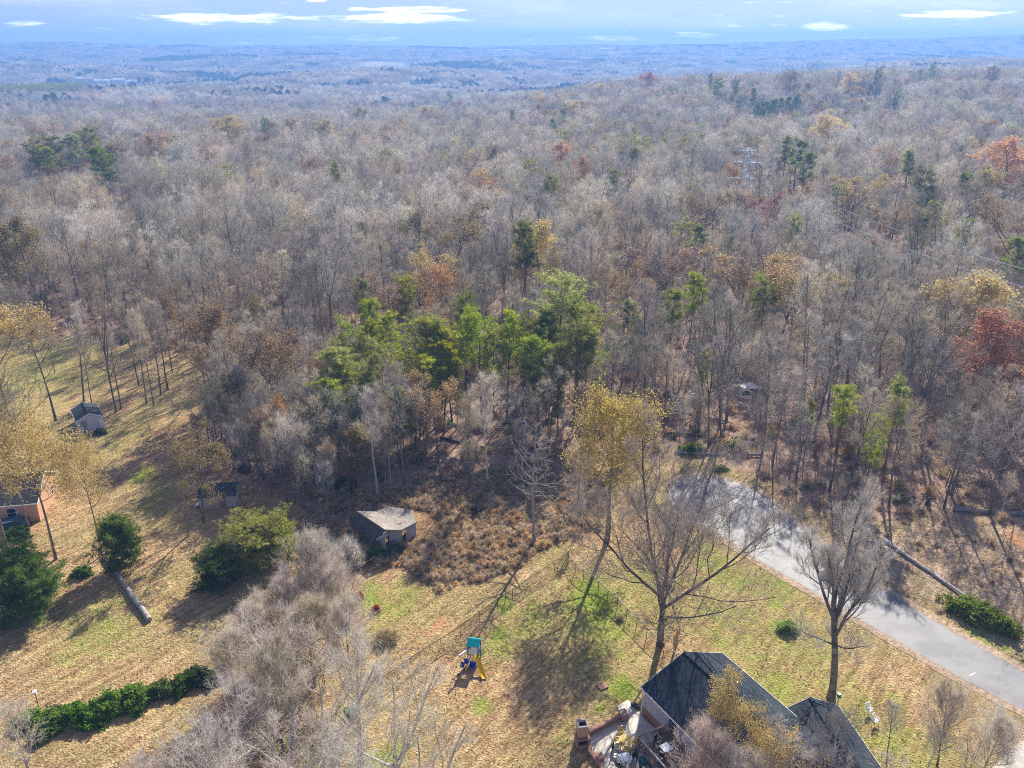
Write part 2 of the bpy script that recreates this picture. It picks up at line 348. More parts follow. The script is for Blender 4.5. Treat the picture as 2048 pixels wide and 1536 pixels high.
def bare_tree(seed, H=20, spread=4.5, cb=.38, n1=15, r0=None, n2=7, n3=6, ntw=8, up=.55, ang=48, wood=None, twig=None, dens=1.0,
              leaf=0, leaf_size=.16, leafmat=None, lod=0, lean=.05, twl=.8, merge=False, tww=1.0, fork=0, ftr=.55, boughs=.018, fang=27):
    """a leafless (or thinly leaved) broadleaf: returns trunk mesh and crown mesh"""
    r = np.random.default_rng(seed); wood = wood or BARK; twig = twig or TWIG
    r0 = r0 or H * .0105
    T = TM(); K = TM()
    P = trunk_curve(H * (ftr if fork else .9), lean, r, wob=.025)
    k = P.shape[1]; tt = np.linspace(0, 1, k)
    rad = (r0 * (1 - tt * (.35 if fork else .8)))[None]; rad[0, 0] *= 1.35
    T.add(tubes(P, rad, 8 if not lod else 4), 0)
    if fork:
        F1, RF, LF = branch(P, rad, fork, .72, .99, fang, lambda pl, t: np.full(len(t), H * (1.1 - ftr)), 6, .5, .09, .68, r, True)
        K.add(tubes(F1, RF, 6), 0)
        A1, R1, L1 = branch(F1, RF, max(3, n1 // fork), .15, .97, ang, lambda pl, t: spread * (1.05 - .6 * t) * .9, 5, up * 1.2, .13, .5, r, True)
        B1, S1, M1 = branch(P, rad, 3, cb, .7, 62, lambda pl, t: spread * np.full(len(t), .9), 5, up * .8, .12, .42, r, True)
        A1 = np.concatenate([A1, B1]); R1 = np.concatenate([R1, S1])
    else:
        env = lambda pl, t: spread * np.clip(1.15 - np.abs((t - cb) / (1 - cb) - .35) * 1.15, .25, 1)
        A1, R1, L1 = branch(P, rad, n1, cb, .98, lambda t: ang + 18 * (1 - t), env, 5, up, .12, .5, r, True)
    R1 = np.maximum(R1, .025)
    K.add(tubes(A1, R1, 5 if not lod else 3), 0)
    A2, R2, L2 = branch(A1, R1, n2, .18, .98, 46, lambda pl, t: pl * (.62 - .3 * t), 4, up * .8, .14, .55, r)
    R2 = np.maximum(R2, boughs)
    if lod < 2: K.add(tubes(A2, R2, 3), 1)
    else:
        K.add(ribbons(A2[:, 0], A2[:, -1], R2[:, 0] * 3, r), 1)
    A3, R3, L3 = branch(A2, R2, n3, .15, 1., 42, lambda pl, t: pl * (.60 - .2 * t) + .15, 3, up * .7, .17, .6, r)
    R3 = np.maximum(R3, .011)
    if lod == 0:
        K.add(tubes(A3, R3, 3), 1)
        A4, R4, L4 = branch(A3, R3, ntw, .1, 1., 40, lambda pl, t: twl * np.full(len(t), .62), 2, .3, .15, .7, r)
        K.add(ribbons(A4[:, 0], A4[:, 1], .016 * tww, r), 1)
        K.add(ribbons(A4[:, 1], A4[:, 2], .013 * tww, r), 1)
        if dens > 1:
            A5, R5, L5 = branch(A4, R4, 2, .3, 1., 42, lambda pl, t: pl * .7, 1, .2, .1, .7, r)
            K.add(ribbons(A5[:, 0], A5[:, 1], .011 * tww, r), 1)
        tips = A4[:, 2]
    elif lod == 1:
        K.add(ribbons(A3[:, 0], A3[:, 2], .035, r), 1)
        A4, R4, L4 = branch(A3, R3, 3, .2, 1., 40, lambda pl, t: np.full(len(t), .9), 1, .3, .15, .7, r)
        K.add(ribbons(A4[:, 0], A4[:, 1], .035, r), 1); tips = A4[:, 1]
    else:
        K.add(ribbons(A3[:, 0], A3[:, 3], .16, r), 1); tips = A3[:, 3]
    if leaf:
        idx = r.integers(0, len(tips), leaf)
        K.add(leaves(tips[idx] + r.normal(0, .28, (leaf, 3)), leaf_size, r), 2)
    mats = [wood, twig, leafmat or LEAF]
    if merge:
        K.V = T.V + K.V; n = T.n; K.F = [(f, m) for f, m in T.F] + [(f + n, m) for f, m in K.F]; return K.mesh('bare_tree', mats)
    return T.mesh('trunk', [wood]), K.mesh('crown', mats)

def pine_tree(seed, H=20, spread=2.6, cb=.55, n1=26, tufts=4, lod=0, mat=None, merge=False, flat=0, tn=13, ts=.42, blobby=1.0, r0=None):
    r = np.random.default_rng(seed); mat = mat or NEEDLE
    T = TM(); K = TM(); P = trunk_curve(H * .96, .04, r, wob=.02); tt = np.linspace(0, 1, P.shape[1]); rad = ((r0 or H * .009) * (1 - tt * .85))[None]
    T.add(tubes(P, rad, 7 if not lod else 4), 0)
    env = lambda pl, t: spread * np.clip(.28 + 1.25 * np.sqrt(np.clip(1 - (t - cb) / (1.02 - cb), 0, 1)) * (.55 + .45 * np.clip((t - cb) / .2, 0, 1)), .2, 1.1) * r.uniform(.55, 1.15, len(t))
    A1, R1, L1 = branch(P, rad, n1, cb, .995, lambda t: 78 - 28 * t, env, 4, .35, .1, .32, r, True)
    R1 = np.maximum(R1, .02); K.add(tubes(A1, R1, 3), 0)
    if not lod:      # dead stubs below the crown
        B1, S1, _ = branch(P, rad, 12, cb * .45, cb, 80, lambda pl, t: np.full(len(t), 1.1), 2, .0, .1, .2, r, True)
        K.add(tubes(B1, np.maximum(S1, .012), 3), 0)
    A2, R2, L2 = branch(A1, R1, 5 if not lod else 3, .25, 1., 48, lambda pl, t: pl * .42, 2, .25, .15, .5, r)
    if not lod: K.add(tubes(A2, np.maximum(R2, .01), 3), 0)
    ends = np.concatenate([A2[:, 1], A2[:, 2], A1[:, -1], A1[:, -2]])
    m = tufts if not lod else max(1, tufts // 3)
    C = np.repeat(ends, m, 0) + r.normal(0, .24 * blobby, (len(ends) * m, 3)) * [1, 1, .6]
    q = tn if not lod else 5; n = len(C) * q
    C0 = np.repeat(C, q, 0); d = unit(r.normal(0, 1, (n, 3)) + np.array([0, 0, .55])); s = ts * (1 if not lod else 1.7)
    K.add(ribbons(C0, C0 + d * s * r.uniform(.6, 1.2, (n, 1)), (.045 if not lod else .16) * np.ones(n), r), 1)
    if merge:
        K.V = T.V + K.V; n = T.n; K.F = [(f, m_) for f, m_ in T.F] + [(f + n, m_) for f, m_ in K.F]; return K.mesh('pine_tree', [PBARK, mat])
    return T.mesh('trunk', [PBARK]), K.mesh('crown', [PBARK, mat])

def bush_mesh(seed, size=(1, 1, 1), stems=60, twigs=1600, leaf=2500, leaf_size=.13, mats=None, upright=.6, shell=.55, core=True, lw=.02):
    """dense rounded shrub, hedge or cedar: stems, twigs and leaves through its volume"""
    r = np.random.default_rng(seed); K = TM(); sx, sy, sz = size
    d = unit(r.normal(0, 1, (stems, 3))); d[:, 2] = np.abs(d[:, 2]) + .15
    P = curve(np.zeros((stems, 3)) + r.normal(0, .08, (stems, 3)) * [sx, sy, 0], d * [sx, sy, sz], np.ones(stems) * .85, 3, .2, .12, r)
    P = (P - 0) * np.array([sx, sy, sz]); RR = np.ones((stems, 1)) * .03 * np.linspace(1, .3, 4)[None]
    K.add(tubes(P, RR, 3), 0)
    def pts(n):
        q = unit(r.normal(0, 1, (n, 3))); q[:, 2] = np.abs(q[:, 2]) * 1.05 - .08
        lump = np.array([.76 + .46 * mnoise.noise(Vector((a * 2.3 + seed, b * 2.3, c * 2.3))) + .22 * mnoise.noise(Vector((a * 6 + seed, b * 6, c * 6))) for a, b, c in q])
        return q * (lump * r.uniform(shell, 1, n) ** .6)[:, None] * np.array([sx, sy, sz]) + [0, 0, .06 * sz], q
    if twigs:
        p, q = pts(twigs); e = unit(q + np.array([0, 0, upright]) + r.normal(0, .45, (twigs, 3)))
        K.add(ribbons(p - e * .25, p + e * r.uniform(.2, .55, (twigs, 1)), lw, r), 1)
    if leaf:
        nc = max(8, leaf // 45); p, q = pts(nc); j = r.integers(0, nc, leaf); sg = (sx * sy * sz) ** (1 / 3) * .085
        K.add(leaves(p[j] + r.normal(0, sg, (leaf, 3)) * [1.2, 1.2, .7] + q[j] * r.uniform(0, sg, (leaf, 1)), leaf_size, r), 2)
    return K.mesh('bush', mats or [BARK, TWIG, CEDARM])
#MARK-GROUND
# ------------------------------------------------------------ ground
def poly_in(poly, X, Y):
    c = np.zeros(X.shape, bool); n = len(poly)
    for i in range(n):
        x1, y1 = poly[i]; x2, y2 = poly[(i + 1) % n]
        if y1 == y2: continue
        c ^= ((y1 > Y) != (y2 > Y)) & (X < (x2 - x1) * (Y - y1) / (y2 - y1) + x1)
    return c
def G(l): return [at(*q) for q in l]
ROAD_PX = [(1336, 990), (1342, 972), (1362, 958), (1392, 952), (1432, 955), (1475, 965), (1512, 980), (1545, 1003), (1590, 1042), (1655, 1100), (1740, 1163),
           (1850, 1230), (1950, 1287), (2048, 1343), (2180, 1415), (2330, 1500), (2250, 1545), (2140, 1478), (2048, 1424), (1995, 1396), (1930, 1362), (1865, 1326), (1800, 1288),
           (1735, 1250), (1665, 1208), (1590, 1165), (1510, 1118), (1460, 1085), (1415, 1058), (1370, 1036), (1345, 1015)]
ROAD = G(ROAD_PX)
WOODS = G([(-1500, 640), (-150, 690), (120, 672), (250, 690), (345, 700), (400, 716), (430, 760), (400, 850), (392, 930), (500, 965), (600, 1020), (680, 1030), (760, 985), (850, 965), (1010, 945), (1120, 905),
           (1330, 905), (1420, 925), (1520, 955), (1620, 1010), (1700, 1050), (1800, 1030), (1900, 1035), (2060, 1050), (2400, 1020), (4200, 760), (6000, 300), (6000, 200), (-4000, 200), (-4000, 500)])
CLEAR = G([(1650, 1010), (1800, 1035), (2048, 1045), (2500, 1040), (2600, 1350), (2250, 1430), (2048, 1330), (1850, 1215), (1740, 1145), (1660, 1080)])
LEFTLAWN = G([(-600, 700), (120, 675), (345, 700), (420, 730), (400, 850), (300, 870), (150, 850), (-600, 900)])
BRUSHP = G([(600, 1030), (740, 990), (840, 960), (1010, 940), (1130, 905), (1210, 960), (1200, 1060), (1100, 1090), (1040, 1130), (960, 1165), (880, 1185), (815, 1130), (740, 1130), (640, 1110)])
GREEN = [(1200, 1230, 110, .7), (1450, 1250, 150, .5), (1600, 1290, 130, .5), (1310, 1190, 110, .55), (1060, 1240, 60, .6), (1000, 1300, 45, .6), (780, 1210, 70, .6), (1560, 1170, 60, .6), (1700, 1430, 110, .55), (1090, 1330, 60, .35), (640, 1500, 90, .5), (200, 1270, 110, .5), (90, 740, 150, .5), (1185, 1195, 55, 1.2), (1190, 1260, 60, .6), (1245, 1378, 32, 1.3), (1200, 1418, 14, 1), (1008, 1210, 22, 1), (1000, 1270, 24, 1), (962, 1408, 26, .9), (1140, 1425, 20, .5), (1300, 1160, 60, .6),
         (1430, 1130, 60, .7), (1480, 1165, 40, .6), (1550, 1210, 25, .8), (1560, 1250, 20, .7), (1560, 1370, 60, .7), (1640, 1350, 50, .5), (1780, 1400, 50, .5), (285, 952, 22, 1.1), (310, 995, 40, .5), (740, 1195, 40, .8), (815, 1200, 35, .7),
         (1870, 1195, 40, .9), (1960, 1255, 60, .9), (2048, 1300, 50, 1), (200, 1290, 80, .35), (250, 1260, 50, .45), (60, 725, 120, .5), (180, 745, 90, .4), (790, 1510, 40, .8), (750, 1520, 40, .8), (1120, 1480, 40, .4), (1250, 1300, 60, .35),
         (1380, 1180, 70, .5), (250, 860, 90, .3), (1640, 1480, 60, .4), (1800, 1490, 90, .6), (1920, 1510, 60, .5), (1100, 1090, 50, .4), (1010, 1040, 50, .35), (780, 1215, 60, .5), (1420, 935, 40, .6), (1360, 895, 60, .4)]
SOIL = [(883, 1245, 14, 1.2), (858, 1265, 16, .8), (960, 1240, 40, .35), (900, 1330, 50, .3), (1000, 1420, 60, .25), (905, 1250, 8, .6), (2035, 1080, 26, 1), (1325, 850, 10, .4), (1180, 860, 30, .4), (2000, 1140, 40, .5), (1900, 1150, 30, .3), (20, 1055, 40, .4), (300, 1200, 30, .2), (960, 1235, 20, .3), (60, 1060, 40, .5)]
FIELDS = [(780, 137, 60, 10), (430, 165, 60, 7), (300, 150, 50, 3), (560, 118, 60, 3), (60, 128, 60, 3), (900, 150, 40, 3), (1350, 128, 50, 3), (430, 180, 40, 4), (1500, 106, 60, 2), (782, 132, 75, 9), (1860, 134, 70, 10), (1690, 256, 60, 16), (215, 178, 90, 9), (1010, 101, 80, 3), (1200, 101, 30, 2), (1665, 322, 55, 18), (20, 440, 50, 30), (1500, 390, 60, 25), (1720, 330, 50, 14), (260, 200, 20, 4), (1010, 128, 30, 5), (280, 395, 50, 10), (1640, 200, 60, 6), (1850, 300, 60, 8)]
_fl = []
for (px, py, wx, wy) in FIELDS:
    x, y, z = on_terrain(px, py); x2, y2, _ = on_terrain(px + wx, py); x3, y3, _ = on_terrain(px, py - wy); x4, y4, _ = on_terrain(px, py + wy)
    _fl.append((x, (y3 + y4) / 2, abs(x2 - x) + 2, abs(y3 - y4) / 2 + 3))
def fieldmask(X, Y):
    m = np.zeros(np.shape(X))
    for cx, cy_, a, b in _fl: m = np.maximum(m, 1 - ss(.8, 1.1, np.hypot((X - cx) / a, (Y - cy_) / b)))
    return m
def axis(a, b, c, d, fine, grow, ext):
    """coordinates fine between b and c, growing out to a and d"""
    xs = list(np.arange(b, c + 1e-6, fine)); s = fine
    while xs[-1] < d: s = min(s * grow, ext); xs.append(xs[-1] + s)
    s = fine; lo = []; v = b
    while v > a: s = min(s * grow, ext); v -= s; lo.append(v)
    return np.array(lo[::-1] + xs)
gx = axis(-4700, -85, 95, 4700, .8, 1.06, 60); gy = axis(-300, 42, 150, 5600, .8, 1.045, 45)
X, Y = np.meshgrid(gx, gy); nx, ny = len(gx), len(gy)
Z = terrain(X, Y)
jit = np.sin(X * 1.7 + np.sin(Y * 1.1) * 2) * .7 + np.sin(Y * 2.3 + np.sin(X * .9) * 2) * .7
Xj, Yj = X + jit + np.sin(Y / 4) * .6, Y + jit * .7 + np.sin(X / 5) * .8
woods = poly_in(WOODS, Xj, Yj).astype(float)
clear = poly_in(CLEAR, Xj, Yj).astype(float); ll = poly_in(LEFTLAWN, Xj, Yj); brushm = poly_in(BRUSHP, Xj, Yj).astype(float)
woods[ll] *= 0; 
green = np.zeros_like(X); soil = np.zeros_like(X)
def splat(arr, lst):
    for px, py, r_, s_ in lst:
        x, y = at(px, py); x2, _ = at(px + r_, py); x3, y3 = at(px, py - r_); a = abs(x2 - x); b = abs(y3 - y)
        np.maximum(arr, s_ * np.exp(-1.1 * (((X - x) / a) ** 2 + ((Y - y) / b) ** 2)), out=arr)
splat(green, GREEN); splat(soil, SOIL)
fm = fieldmask(X, Y)
woods = np.where(Y > 600, 1.0, woods) * (1 - fm)
def blur(a):
    b = a.copy(); b[1:-1, 1:-1] = (a[1:-1, 1:-1] * 4 + a[:-2, 1:-1] * 2 + a[2:, 1:-1] * 2 + a[1:-1, :-2] * 2 + a[1:-1, 2:] * 2) / 12; return b
for _ in range(3): woods = blur(woods); clear = blur(clear); brushm = blur(brushm)
Zg = Z + .05 * np.sin(X / 3.1) * np.sin(Y / 2.7) * (Y < 150)
vi = np.arange(nx * ny).reshape(ny, nx)
quads = np.stack([vi[:-1, :-1], vi[:-1, 1:], vi[1:, 1:], vi[1:, :-1]], -1).reshape(-1, 4)

m, t, b = new_mat('ground_cover'); GROUNDM = m
at1 = N(t, 'ShaderNodeAttribute', attribute_name='zone'); at2 = N(t, 'ShaderNodeAttribute', attribute_name='zone2')
s1 = N(t, 'ShaderNodeSeparateColor'); t.links.new(at1.outputs['Color'], s1.inputs[0]); s2 = N(t, 'ShaderNodeSeparateColor'); t.links.new(at2.outputs['Color'], s2.inputs[0])
big = noise(t, .09, 5, .65); mid = noise(t, .55, 5, .65); fine = noise(t, 4.5, 4, .75); vf = noise(t, 13, 2, .6)
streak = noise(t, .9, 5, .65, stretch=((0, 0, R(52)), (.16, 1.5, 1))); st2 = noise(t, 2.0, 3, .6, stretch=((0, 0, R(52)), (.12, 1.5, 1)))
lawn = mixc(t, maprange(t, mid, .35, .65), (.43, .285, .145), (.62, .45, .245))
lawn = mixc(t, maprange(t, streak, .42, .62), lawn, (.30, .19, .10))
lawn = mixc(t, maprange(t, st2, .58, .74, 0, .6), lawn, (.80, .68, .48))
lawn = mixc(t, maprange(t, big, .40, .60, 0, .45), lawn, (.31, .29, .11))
ga = N(t, 'ShaderNodeMath', operation='ADD'); t.links.new(s1.outputs[1], ga.inputs[0])
gm = maprange(t, mid, .2, .8, -.45, .45, False); t.links.new(gm, ga.inputs[1])
ga2 = N(t, 'ShaderNodeMath', operation='ADD'); t.links.new(ga.outputs[0], ga2.inputs[0]); t.links.new(maprange(t, fine, .2, .8, -.25, .25, False), ga2.inputs[1])
lawn = mixc(t, maprange(t, ga2.outputs[0], .1, 1.0, 0, .9), lawn, mixc(t, fine, (.13, .22, .02), (.34, .42, .055)))
litter = mixc(t, maprange(t, mid, .3, .7), (.31, .20, .145), (.52, .38, .30))
litter = mixc(t, maprange(t, big, .4, .6, 0, .6), litter, (.24, .16, .10))
clr = mixc(t, maprange(t, streak, .35, .65), (.30, .22, .14), (.55, .41, .29)); clr = mixc(t, maprange(t, mid, .45, .7, 0, .6), clr, (.22, .20, .09))
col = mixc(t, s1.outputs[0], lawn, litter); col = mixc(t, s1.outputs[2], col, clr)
col = mixc(t, s2.outputs[1], col, mixc(t, maprange(t, mid, .35, .65), (.22, .13, .07), (.42, .28, .15)))
col = mixc(t, maprange(t, s2.outputs[0], .2, .9), col, (.50, .27, .14))
col = mixc(t, s2.outputs[2], col, mixc(t, big, (.42, .38, .24), (.55, .47, .33)))
# fallen leaves: single cells, light and dark, all over
vo = N(t, 'ShaderNodeTexVoronoi'); vo.inputs['Scale'].default_value = 5.5; t.links.new(N(t, 'ShaderNodeTexCoord').outputs['Object'], vo.inputs['Vector'])
sv = N(t, 'ShaderNodeSeparateColor'); t.links.new(vo.outputs['Color'], sv.inputs[0])
sp = mixc(t, sv.outputs[0], (.45, .38, .34), (1.6, 1.5, 1.42))
col = mixc(t, .38, col, mixc(t, 1.0, col, sp, 'MULTIPLY'))
col = mixc(t, .55, col, mixc(t, 1.0, col, mixc(t, maprange(t, fine, .3, .7), (.5, .48, .45), (1.4, 1.4, 1.4)), 'MULTIPLY'))
t.links.new(col, b.inputs['Base Color']); b.inputs['Roughness'].default_value = .95; b.inputs['Specular IOR Level'].default_value = .1
bp = N(t, 'ShaderNodeBump'); bp.inputs['Strength'].default_value = .7; bp.inputs['Distance'].default_value = .12
ah = N(t, 'ShaderNodeMath', operation='ADD'); t.links.new(fine, ah.inputs[0]); t.links.new(vo.outputs['Distance'], ah.inputs[1])
t.links.new(ah.outputs[0], bp.inputs['Height']); t.links.new(bp.outputs[0], b.inputs['Normal'])
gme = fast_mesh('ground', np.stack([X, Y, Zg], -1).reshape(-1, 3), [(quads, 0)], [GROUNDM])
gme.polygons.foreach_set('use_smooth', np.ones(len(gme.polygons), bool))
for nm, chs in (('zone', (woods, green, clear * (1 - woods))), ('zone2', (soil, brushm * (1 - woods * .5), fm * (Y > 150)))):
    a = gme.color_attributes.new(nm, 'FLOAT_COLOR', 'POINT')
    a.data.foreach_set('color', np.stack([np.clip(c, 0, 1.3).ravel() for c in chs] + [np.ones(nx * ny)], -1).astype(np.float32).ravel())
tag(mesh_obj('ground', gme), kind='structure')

# ------------------------------------------------------------ haze: the blue air of the valley, one closed box
hm = bpy.data.materials.new('haze_air'); hm.use_nodes = True; ht = hm.node_tree; ht.nodes.clear()
ho = ht.nodes.new('ShaderNodeOutputMaterial'); hv = ht.nodes.new('ShaderNodeVolumePrincipled')
hv.inputs['Color'].default_value = (.20, .43, .88, 1); hv.inputs['Density'].default_value = .00038; hv.inputs['Anisotropy'].default_value = .2
ht.links.new(hv.outputs[0], ho.inputs['Volume'])
ztop = float(Z.max()) + 20; ztop = max(ztop, 70)
hz = MB().box((0, 2650, (ztop + (Z.min() - 1)) / 2), (9400 + 60, 5900 + 60, ztop - (float(Z.min()) - 1))).build('haze', hm)
tag(hz, kind='stuff')

# ------------------------------------------------------------ road
m, t, b = new_mat('asphalt'); ASPH = m
n1_ = noise(t, .35, 5, .6); n2_ = noise(t, 25, 3, .7); n3_ = noise(t, .25, 4, .6, stretch=((0, 0, R(-40)), (.25, 2.2, 1)))
c = mixc(t, maprange(t, n1_, .35, .65), (.135, .137, .15), (.21, .21, .22)); c = mixc(t, maprange(t, n3_, .5, .7, 0, .5), c, (.225, .22, .215))
vc = N(t, 'ShaderNodeTexVoronoi', feature='DISTANCE_TO_EDGE'); vc.inputs['Scale'].default_value = .22
wv = N(t, 'ShaderNodeVectorMath', operation='ADD'); t.links.new(N(t, 'ShaderNodeTexCoord').outputs['Object'], wv.inputs[0])
nn = N(t, 'ShaderNodeTexNoise'); nn.inputs['Scale'].default_value = .8; t.links.new(nn.outputs['Color'], wv.inputs[1]); t.links.new(wv.outputs[0], vc.inputs['Vector'])
c = mixc(t, maprange(t, vc.outputs[0], .003, .010, .22, 0), c, (.07, .07, .072))
c = mixc(t, .5, c, mixc(t, 1., c, mixc(t, n2_, (.6, .6, .6), (1.4, 1.4, 1.4)), 'MULTIPLY'))
t.links.new(c, b.inputs['Base Color']); b.inputs['Roughness'].default_value = .62; b.inputs['Specular IOR Level'].default_value = .45
bp = N(t, 'ShaderNodeBump'); bp.inputs['Strength'].default_value = .3; bp.inputs['Distance'].default_value = .02; t.links.new(n2_, bp.inputs['Height']); t.links.new(bp.outputs[0], b.inputs['Normal'])
tag(MB().prism(ROAD, -.1, .075).build('road', ASPH), kind='structure')
CONC = plain('concrete', (.52, .48, .42), .8, .12, 1.2, .2)
tag(MB().prism(G([(1985, 1536), (2010, 1508), (2048, 1482), (2100, 1460), (2200, 1520), (2100, 1620), (1960, 1600)]), -.1, .1).build('driveway', CONC), kind='structure')
PAINT = plain('white_paint', (.8, .8, .78), .6, .05)
x0, y0 = at(1938, 1353); x1, y1 = at(1950, 1347)
tag(MB().bar((x0, y0, .079), (x1, y1, .079), .12, .008).build('road_marking', PAINT), kind='structure')
# curb of loose gravel and leaves along the road edge
EDGE = plain('road_edge_soil', (.42, .30, .20), .9, .4, 2.5, .5)
def offset_strip(pts, w0, w1, z):
    P = np.array(pts); d = np.gradient(P, axis=0); nrm_ = np.stack([-d[:, 1], d[:, 0]], -1); nrm_ /= np.linalg.norm(nrm_, axis=1, keepdims=True)
    r = np.random.default_rng(3); a = P + nrm_ * w0; c_ = P + nrm_ * (w1 * (1 + .1 * np.sin(np.arange(len(P)) * .5)[:, None]))
    V = [(*q, z) for q in a] + [(*q, .03 + .05 * math.sin(q[0] / 3.1) * math.sin(q[1] / 2.7)) for q in c_]; n = len(P)
    return V, [(i, i + 1, n + i + 1, n + i) for i in range(n - 1)]
def dense(pts, k=8):
    o = []
    for (a, b_) in zip(pts[:-1], pts[1:]):
        for i in range(k): o.append((a[0] + (b_[0] - a[0]) * i / k, a[1] + (b_[1] - a[1]) * i / k))
    return o + [pts[-1]]
e = MB(); V, Fq = offset_strip(dense(ROAD[1:15]), -.22, .8, .082); e.add(V, Fq); V, Fq = offset_strip(dense(ROAD[17:31]), -.22, .8, .082); e.add(V, Fq)
tag(e.build('road_shoulder', EDGE), kind='structure')
#MARK-STRUCT
# ------------------------------------------------------------ the woods: one object per tree near by, one mass behind
def mass(name, items, P, scl, rot, idx, lean=.04, coll=None):
    """instances of library meshes on points"""
    c = bpy.data.collections.new(name + '_kinds')
    for i, me in enumerate(items):
        o = bpy.data.objects.new('%s_kind_%02d' % (name, i), me); c.objects.link(o)
    me = bpy.data.meshes.new(name + '_points'); me.vertices.add(len(P)); me.vertices.foreach_set('co', np.asarray(P, np.float32).ravel())
    r = np.random.default_rng(len(P))
    eul = np.stack([r.normal(0, lean, len(P)), r.normal(0, lean, len(P)), rot], -1)
    s3 = scl if np.ndim(scl) == 2 else np.stack([scl * r.uniform(.85, 1.15, len(P))] * 2 + [scl], -1)
    for nm, ty, dat in (('scl', 'FLOAT_VECTOR', s3), ('eul', 'FLOAT_VECTOR', eul), ('kind_i', 'INT', idx)):
        a = me.attributes.new(nm, ty, 'POINT')
        a.data.foreach_set('vector' if ty != 'INT' else 'value', np.asarray(dat, np.float32 if ty != 'INT' else np.int32).ravel())
    o = bpy.data.objects.new(name, me); COL.objects.link(o)
    ng = bpy.data.node_groups.new(name + '_spread', 'GeometryNodeTree')
    ng.interface.new_socket('Geometry', in_out='INPUT', socket_type='NodeSocketGeometry'); ng.interface.new_socket('Geometry', in_out='OUTPUT', socket_type='NodeSocketGeometry')
    gi = ng.nodes.new('NodeGroupInput'); go = ng.nodes.new('NodeGroupOutput'); ip = ng.nodes.new('GeometryNodeInstanceOnPoints'); ci = ng.nodes.new('GeometryNodeCollectionInfo')
    ci.inputs['Collection'].default_value = c; ci.inputs['Separate Children'].default_value = True; ci.inputs['Reset Children'].default_value = True
    def na(nm, ty):
        n = ng.nodes.new('GeometryNodeInputNamedAttribute'); n.data_type = ty; n.inputs['Name'].default_value = nm; return n.outputs['Attribute']
    L = ng.links.new
    mp = ng.nodes.new('GeometryNodeMeshToPoints'); L(gi.outputs[0], mp.inputs[0]); L(mp.outputs[0], ip.inputs['Points']); L(ci.outputs[0], ip.inputs['Instance'])
    ip.inputs['Pick Instance'].default_value = True
    L(na('kind_i', 'INT'), ip.inputs['Instance Index']); L(na('scl', 'FLOAT_VECTOR'), ip.inputs['Scale'])
    er = ng.nodes.new('FunctionNodeEulerToRotation'); L(na('eul', 'FLOAT_VECTOR'), er.inputs[0]); L(er.outputs[0], ip.inputs['Rotation'])
    L(ip.outputs[0], go.inputs[0])
    md = o.modifiers.new('spread', 'NODES'); md.node_group = ng
    return tag(o, kind='stuff')
def scatter(x0, x1, y0, y1, spacing, seed):
    r = np.random.default_rng(seed); xs = np.arange(x0, x1, spacing); ys = np.arange(y0, y1, spacing)
    Xs, Ys = np.meshgrid(xs, ys); Xs = Xs + (np.arange(len(ys)) % 2)[:, None] * spacing / 2
    return (Xs + r.uniform(-.42, .42, Xs.shape) * spacing).ravel(), (Ys + r.uniform(-.42, .42, Xs.shape) * spacing).ravel()
def inview(x, y, z, h=22, m=120):
    px, py, dep = proj(x, y, z); _, pt, _ = proj(x, y, z + h)
    return (px > -m) & (px < 2048 + m) & (pt < 1536 + m) & (py > 40)
BT = [bare_tree(s, **k) for s, k in enumerate([
    dict(H=21, spread=5.6, cb=.40, n2=8), dict(H=19, spread=6.2, cb=.34, up=.45, ang=54, n1=17, n2=8), dict(H=22, spread=4.4, cb=.48, n1=14, up=.8, ang=38, n2=8),
    dict(H=20, spread=5.2, cb=.34, fork=3, n1=16, n2=8), dict(H=18, spread=4.0, cb=.42, up=.9, ang=35, n2=8), dict(H=21, spread=6.2, cb=.4, fork=4, n1=18, up=.5, n2=8),
    dict(H=17, spread=3.4, cb=.5, n1=12, n2=7, wood=PALE, up=.75, ang=36), dict(H=20, spread=6.0, cb=.36, n1=18, up=.35, ang=56, n2=8)])]
def leafy(seed, **k): return bare_tree(seed, leafmat=LEAF, **k)
LT = [leafy(30, H=18, spread=5.0, cb=.3, leaf=8500, leaf_size=.23, ntw=5), leafy(31, H=19, spread=4.2, cb=.4, leaf=5500, leaf_size=.22, fork=3, ntw=5), leafy(32, H=17, spread=5.4, cb=.3, leaf=3600, leaf_size=.22, ntw=6, up=.4)]
PT = [pine_tree(50, 20, 2.6, .55), pine_tree(51, 19, 3.1, .48, n1=30), pine_tree(52, 21, 2.2, .62, n1=22), pine_tree(53, 15, 2.6, .4, n1=30)]
BM = [bare_tree(s, merge=True, lod=1, **k) for s, k in enumerate([
    dict(H=21, spread=6.2, cb=.36, n1=18, n2=8), dict(H=19, spread=6.8, cb=.34, up=.45, ang=54, n1=19, n2=8), dict(H=21, spread=4.8, cb=.42, n1=16, up=.8, ang=38, n2=8),
    dict(H=20, spread=6.0, cb=.34, fork=3, n1=18, n2=8), dict(H=20, spread=6.6, cb=.34, n1=19, up=.35, ang=56, n2=8), dict(H=18, spread=4.4, cb=.4, wood=PALE, up=.8, ang=36, n2=8)])]
LEAF_T = tree_mat('tan_leaf', (.30, .19, .09), (.48, .32, .15), hue=.03, val=.25, translucent=.4, own=False)
LEAF_Y = tree_mat('yellow_leaf', (.40, .24, .05), (.62, .42, .11), hue=.02, val=.2, translucent=.45, own=False)
